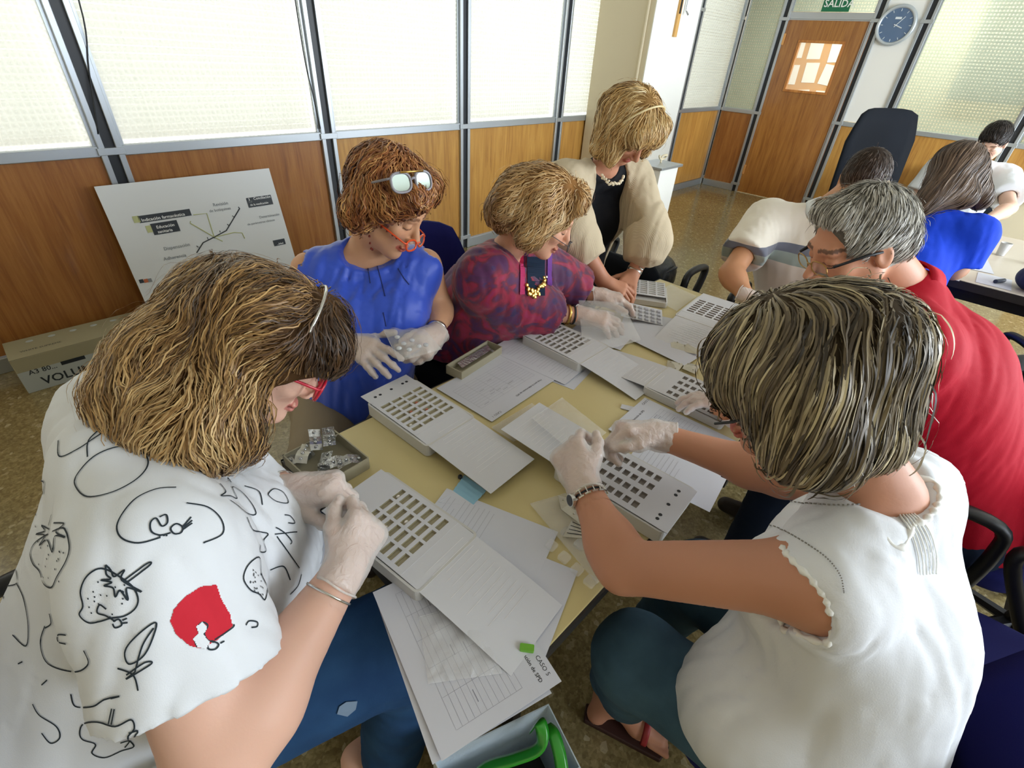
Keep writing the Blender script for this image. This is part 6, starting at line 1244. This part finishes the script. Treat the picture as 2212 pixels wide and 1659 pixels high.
# ---- grey-haired man in the red polo shirt
def man_red():
    f = Fig('grey-haired man in a red polo shirt with dark glasses, seen from the side', (1.72, -.2, 0), 'd09474')
    C = ad(1850, 530, 1.17); nk = C+V3(.14, -.12, -.115)
    J = dict(nk=nk, hd=C+V3(.03, -.02, 0), sl=nk+V3(-.19, -.075, -.075), sr=nk+V3(.17, .09, -.08), ch=nk+V3(.0, -.13, -.20), hl=V3(1.62, -.32, .50), hr=V3(1.84, -.26, .50))
    f.torso(J, (-.25, .9, -.3), 1.04, male=True, belly=1.1); B = f.B; nt = len(B.p)+1
    eL = V3(1.37, .05, .80); wL = az(1600, 905, .81); eR = V3(1.88, .3, .82); wR = V3(1.6, .40, .80)
    f.arm(J['sl'], eL, wL, (.056, .046, .031)); f.arm(J['sr'], eR, wR, (.056, .046, .031))
    f.leg(J['hl'], (1.45, .10, .54), (1.45, .12, .1)); f.leg(J['hr'], (1.72, .12, .54), (1.72, .14, .1))
    M = f.head(C, (-.70, .60, -.42), (.1, 0, 1), 1.04, nose=1.15, brow='4a3a30', lip='a5604e', hairc='a39d92', line=lambda x, y, z: (z > .085) | ((y < .045) & (z > .045)) | ((y < .012) & (z > .012)) | ((y < -.035) & (z > -.055)))
    k = az(1560, 880, .82); f.hand(wL, k-wL, V3(.3, .3, 1), 1, fing=[(20, 25, 15), (24, 28, 15), (28, 30, 18), (30, 30, 18)], thumb=(.8, .5, -.2), cuff=.06)
    f.build(res=.0095)
    G = inflate(B, .014, nt-2); sleeve(G, J['sl'], lerp(J['sl'], eL, .72), .078, .074, .05); sleeve(G, J['sr'], lerp(J['sr'], eR, .7), .076, .072, .05); G.cone(J['ch'], (1.73, -.30, .5), .165, .175, .07)
    G.ell(J['nk']+V3(-.045, .06, .03), (.072, .072, .07), None, .01, True); folds(G, 0.0103, 51, 91, (.1, .1, 1), .3); cut(G, (0, 0, .48), (0, 0, -1))
    mr = cloth('red_pique', 'b40a26', None, .75, .3, 800, .001, .4); sh, V, F = garment(f, 'polo_shirt', G, .008, mr, 'bright red polo shirt')
    ax_ = nrm(J['hd']-nk); u = nrm(np.cross(ax_, (0, 0, 1))); v = np.cross(ax_, u); L = MB(); N = 24; V2 = []; F2 = []
    for i in range(N+1):
        a = -2.5+5.0*i/N; d = -v*math.cos(a)+u*math.sin(a)
        for r, h in ((.076, .0), (.068, .035), (.074, .036), (.088, -.004)): V2.append(nk+d*r+ax_*(h-.004))
        if i < N: F2 += [(i*4+k_, i*4+(k_+1) % 4, i*4+4+(k_+1) % 4, i*4+4+k_) for k_ in range(4)]
    MB().add(V2, F2).obj('collar', mr, sh, smooth=True)
    legs_cloth(f, J, ((J['hl'], (1.45, .10, .54), (1.45, .12, .1)), (J['hr'], (1.72, .12, .54), (1.72, .14, .1))), cloth('navy_denim', '1e2a40', None, .85), 'dark jeans'); feet(f, (1.45, .12, .09), (-.2, 1, 0), M_shoe); feet(f, (1.72, .14, .09), (-.2, 1, 0), M_shoe)
    H = Fld(); H.slack = .02; H.ell(C+M@V3(0, -.02, .040), (.083, .100, .094), M, .02); H.ell(C+M@V3(0, -.085, -.01), (.062, .035, .06), M, .03); H.cone(C+M@V3(-.03, .05, .10), C+M@V3(.03, .05, .10), .022, .022, .03)
    H.ell(C+M@V3(0, .13, .012), (.085, .085, .088), M, .012, True); H.ell(C+M@V3(0, .045, -.075), (.12, .055, .10), M, .015, True)
    for q_ in (-1, 1): H.ell(C+M@V3(q_*.085, .0, -.01), (.03, .032, .038), M, .008, True)
    folds(H, .004, 114, 12, (.4, .3, -1), .4); cr = C+M@V3(0, -.05, .12)
    hair(f, H, 5200, 6, .006, .0022, lambda P: nrmA(P-cr)*.5+(M@V3(-.25, .55, -.45)), ('4c4a44', '8a857a', 'b0ab9f', 'cfcbbf', 'e6e3da'), curl=.1, off=(0, .006), lift=.006, rough=.35, res=.005, shell_col='6e6a60', seed=35, face=(C, M, .078, .062), label='short grey hair')
    glasses(f, 'glasses with thin metal rims and thick dark temples', C, M, mat('brass_frame', 'b08d50', .3, .8), M_lens, w=.066, lw=.025, lh=.017, yo=.112, zo=-.006, r=.0015, tm=M_blk)
    for q_ in (-1, 1): MB().tube([C+M@V3(q_*.066, .095, .004), C+M@V3(q_*.084, .03, .012), C+M@V3(q_*.086, -.002, .008)], .0038, 6, flat=.8).obj('spectacle_arm', M_blk, f.root, smooth=True)
man_red()
# ---- man in the striped white polo at the far end of the table
def man_polo():
    f = Fig('man in a striped white polo at the far end of the table, head bowed', (2.45, .4, 0), 'c58e68')
    C = ad(1862, 398, 1.92); nk = C+V3(.035, .10, -.15)
    J = dict(nk=nk, hd=C, sl=nk+V3(.05, -.18, -.06), sr=nk+V3(-.07, .19, -.06), ch=nk+V3(.05, .02, -.22), hl=V3(2.62, .26, .50), hr=V3(2.58, .50, .50))
    f.torso(J, (-.92, -.1, -.25), 1.0, male=True, shw=.9); B = f.B; nt = len(B.p)+1
    eR = az(1578, 590, .84); wR = az(1612, 640, .79); eL = V3(2.25, .12, .84); wL = V3(2.02, .2, .79)
    f.arm(J['sr'], eR, wR, (.052, .043, .03)); f.arm(J['sl'], eL, wL, (.052, .043, .03)); f.leg(J['hl'], (2.22, .30, .53), (2.25, .30, .1)); f.leg(J['hr'], (2.22, .55, .53), (2.25, .55, .1))
    M = f.head(C, (-.72, -.05, -.62), (0, 0, 1), 1.03, brow='3a2a20', lip='a5604e', hairc='3a2d24', line=lambda x, y, z: ((z > .085) | ((y < .04) & (z > .03)) | ((y < -.03) & (z > -.06))) & ~((z > .09) & (y < -.01) & (np.abs(x) < .05)))
    k = az(1648, 660, .775); f.hand(wR, k-wR, V3(0, .3, 1), -1, fing=[(22, 25, 15), (26, 28, 15), (30, 30, 18), (32, 30, 18)], thumb=(.8, .5, -.2), cuff=.03); f.build(res=.009)
    q = NT('polo_stripes'); tc = q.new('ShaderNodeTexCoord'); sp = q.new('ShaderNodeSeparateXYZ'); q.link(tc, 'Object', sp, 0); mr_ = q.new('ShaderNodeMapRange', {'From Min': .74, 'From Max': 1.04, 'To Min': 0., 'To Max': 1.}); q.link(sp, 2, mr_, 0)
    r = q.ramp((mr_, 0), [(0, 'ddd2c8'), (.42, 'd8d0c8'), (.421, '9aa6a0'), (.58, '9aa6a0'), (.581, '6a6e7c'), (.70, '6a6e7c'), (.701, 'e4dccc')]); r.color_ramp.interpolation = 'CONSTANT'; q.link(r, 0, q.b, 'Base Color'); q.b.inputs['Roughness'].default_value = .8; q.b.inputs['Sheen Weight'].default_value = .3
    G = inflate(B, .014, nt-2); sleeve(G, J['sr'], lerp(J['sr'], eR, .62), .074, .074, .05); sleeve(G, J['sl'], lerp(J['sl'], eL, .62), .074, .072, .05); G.cone(J['ch'], (2.48, .40, .52), .16, .175, .07); G.ell(J['nk']+V3(-.05, 0, .03), (.07, .07, .07), None, .01, True); folds(G, 0.0115, 54, 101, (.1, .1, 1), .3); cut(G, (0, 0, .5), (0, 0, -1)); sh, V, F = garment(f, 'polo_shirt', G, .009, q.m, 'white polo shirt with grey and green chest bands')
    ax_ = nrm(J['hd']-nk); u = nrm(np.cross(ax_, (0, 0, 1))); v = np.cross(ax_, u); V2 = []; F2 = []
    for i in range(21):
        a = -2.6+5.2*i/20; d = -v*math.cos(a)+u*math.sin(a)
        for rr, h in ((.074, .0), (.066, .032), (.071, .033), (.086, -.004)): V2.append(nk+d*rr+ax_*h)
        if i < 20: F2 += [(i*4+k_, i*4+(k_+1) % 4, i*4+4+(k_+1) % 4, i*4+4+k_) for k_ in range(4)]
    MB().add(V2, F2).obj('collar', mat('collar_white', 'dfe4e6', .8), sh, smooth=True)
    legs_cloth(f, J, ((J['hl'], (2.22, .30, .53), (2.25, .30, .1)), (J['hr'], (2.22, .55, .53), (2.25, .55, .1))), cloth('blue_denim', '2c3e60', None, .85), 'blue jeans'); feet(f, (2.25, .30, .09), (-1, 0, 0), M_shoe); feet(f, (2.25, .55, .09), (-1, 0, 0), M_shoe)
    H = Fld(); H.slack = .01; H.ell(C+M@V3(0, -.018, .038), (.079, .098, .090), M, .02); H.ell(C+M@V3(0, .125, -.01), (.085, .085, .085), M, .012, True); H.ell(C+M@V3(0, .04, -.075), (.12, .055, .10), M, .015, True)
    for q_ in (-1, 1): H.ell(C+M@V3(q_*.085, .0, -.01), (.03, .032, .038), M, .008, True)
    bald = C+M@V3(0, -.06, .12); cr = bald
    hair(f, H, 3200, 5, .005, .0018, lambda P: nrmA(P-cr)*.9+(M@V3(0, .3, -.2)), ('241a14', '3c2e24', '54433a', '6e5c50'), off=(0, .003), rough=.3, res=.005, shell_col='33271e', seed=45, mask=lambda P: (np.linalg.norm(P-bald, axis=1) > .05) | (rng.random(len(P)) < .3), label='short dark hair thinning at the crown')
man_polo()
# ---- woman with long hair in the blue T-shirt at the second table
def woman_long_hair():
    f = Fig('woman with long brown hair in a bright blue T-shirt at the second table, back turned', (3.05, .1, 0), 'c08f74')
    C = ad(2062, 378, 2.30); nk = C+V3(-.075, -.0, -.165)
    J = dict(nk=nk, hd=C, sl=nk+V3(-.01, .18, -.06), sr=nk+V3(.03, -.19, -.06), ch=nk+V3(-.06, 0, -.22), hl=V3(2.92, .24, .50), hr=V3(2.94, .04, .50))
    f.torso(J, (.95, .05, -.2), .86, bust=.9); B = f.B; nt = len(B.p)+1; eR = az(2062, 585, .80); wR = V3(3.42, -.02, .79); eL = V3(3.15, .42, .82); wL = V3(3.42, .32, .79)
    f.arm(J['sr'], eR, wR); f.arm(J['sl'], eL, wL); f.leg(J['hl'], (3.38, .26, .53), (3.35, .26, .1)); f.leg(J['hr'], (3.38, .04, .53), (3.35, .04, .1)); M = f.head(C, (.80, -.25, -.5), (0, 0, 1), 1., hairc='3e2f26')
    f.hand(wR, (.9, .3, -.1), V3(0, 0, 1), -1, False); f.build(res=.010, fres=.0045)
    G = inflate(B, .014, nt-2); sleeve(G, J['sr'], lerp(J['sr'], eR, .68), .070, .070, .05); sleeve(G, J['sl'], lerp(J['sl'], eL, .6), .068, .066, .05); G.cone(J['ch'], (2.97, .13, .52), .14, .165, .07); folds(G, 0.0115, 51, 111, (.1, .1, 1), .3); cut(G, (0, 0, .5), (0, 0, -1)); garment(f, 'tshirt', G, .009, cloth('blue_jersey', '1340c8', None, .75, .3), 'bright blue T-shirt')
    legs_cloth(f, J, ((J['hl'], (3.38, .26, .53), (3.35, .26, .1)), (J['hr'], (3.38, .04, .53), (3.35, .04, .1))), cloth('dark_denim', '20283a', None, .85), 'dark jeans'); feet(f, (3.35, .26, .09), (1, 0, 0), M_shoe); feet(f, (3.35, .04, .09), (1, 0, 0), M_shoe)
    H = Fld(); H.slack = .02; H.ell(C+M@V3(0, -.02, .03), (.088, .108, .098), M, .03); e1 = ad(1995, 448, 2.26); e2 = ad(2085, 425, 2.24); m1 = ad(2045, 395, 2.27)
    H.cone(C+M@V3(0, -.05, .02), m1, .088, .072, .04); H.cone(m1, e1, .068, .030, .03); H.cone(m1, e2, .068, .042, .03); H.cone(lerp(m1, e1, .6), lerp(m1, e2, .7), .05, .05, .04); H.cone(C+M@V3(.05, .0, .02), ad(2120, 430, 2.28), .06, .04, .03)
    H.ell(C+M@V3(0, .13, -.04), (.07, .085, .09), M, .015, True); folds(H, .006, 76, 7, (.4, .3, -1), .4); cr = C+M@V3(0, .0, .12)
    dd = nrm(e1-C)
    hair(f, H, 4200, 13, .011, .0032, lambda P: nrmA(P-cr)*.5+dd*.8+V3(0, 0, -.5), ('2c211a', '4c3a2e', '705a48', '98826c'), curl=.05, rough=.18, res=.006, shell_col='33271f', seed=55, label='long straight brown hair')
woman_long_hair()
def man_young():
    f = Fig('young dark-haired man in a white T-shirt facing the camera at the second table', (4.9, .1, 0), 'd8b09a')
    C = ad(2143, 308, 3.45); nk = C+V3(.06, .03, -.16)
    J = dict(nk=nk, hd=C, sl=nk+V3(.03, -.2, -.06), sr=nk+V3(0, .19, -.06), ch=nk+V3(.08, 0, -.22), hl=nk+V3(.22, -.1, -.56), hr=nk+V3(.22, .1, -.56))
    f.torso(J, (-.95, 0, -.1), 1.05, male=True); B = f.B; nt = len(B.p)+1; eL = ad(2180, 450, 3.2); wL = ad(2125, 480, 3.05); eR = J['sr']+V3(-.08, .06, -.25); wR = eR+V3(-.22, -.1, 0)
    f.arm(J['sl'], eL, wL, (.048, .04, .028)); f.arm(J['sr'], eR, wR, (.048, .04, .028)); f.leg(J['hl'], J['hl']+V3(-.42, 0, .03), J['hl']+V3(-.42, 0, -.4)); f.leg(J['hr'], J['hr']+V3(-.42, 0, .03), J['hr']+V3(-.42, 0, -.4)); M = f.head(C, (-.82, .05, -.45), (0, 0, 1), 1., hairc='1c1815')
    f.hand(wL, (-.8, .4, -.2), V3(0, 0, 1), 1, True); f.build(res=.010, fres=.0045)
    G = inflate(B, .016, nt-2); sleeve(G, J['sl'], lerp(J['sl'], eL, .62), .072, .075, .05); sleeve(G, J['sr'], lerp(J['sr'], eR, .6), .072, .074, .05); G.cone(J['ch'], (J['hl']+J['hr'])/2, .15, .16, .07); G.ell(J['nk']+V3(-.05, 0, .05), (.07, .07, .07), None, .01, True); folds(G, 0.0115, 51, 121, (.1, .1, 1), .3); cut(G, (J['hl']+J['hr'])/2, (0, 0, -1)); garment(f, 'tshirt', G, .009, M_tee, 'plain white T-shirt')
    MB().tube(curve([J['ch']+V3(-.165, -.05, .06), J['ch']+V3(-.168, -.06, .03), J['ch']+V3(-.168, -.045, .02), J['ch']+V3(-.167, -.035, .04), J['ch']+V3(-.165, -.05, .06)], 4), .003, 5).obj('drop_emblem', M_blk, f.root)
    legs_cloth(f, J, ((J['hl'], J['hl']+V3(-.42, 0, .03), J['hl']+V3(-.42, 0, -.4)), (J['hr'], J['hr']+V3(-.42, 0, .03), J['hr']+V3(-.42, 0, -.4))), cloth('dark_denim_2', '20283a', None, .85), 'dark jeans')
    H = Fld(); H.slack = .01; H.ell(C+M@V3(0, -.018, .042), (.083, .100, .094), M, .02); H.ell(C+M@V3(0, .125, -.02), (.085, .08, .085), M, .012, True); H.ell(C+M@V3(0, .04, -.085), (.12, .055, .10), M, .015, True); cr = C+M@V3(0, -.05, .12)
    hair(f, H, 1500, 5, .007, .003, lambda P: nrmA(P-cr)*.9+(M@V3(0, .4, 0)), ('120f0d', '241c18', '3a2f28'), off=(0, .006), rough=.3, res=.006, shell_col='1a1512', seed=65, label='short dark hair')
man_young()
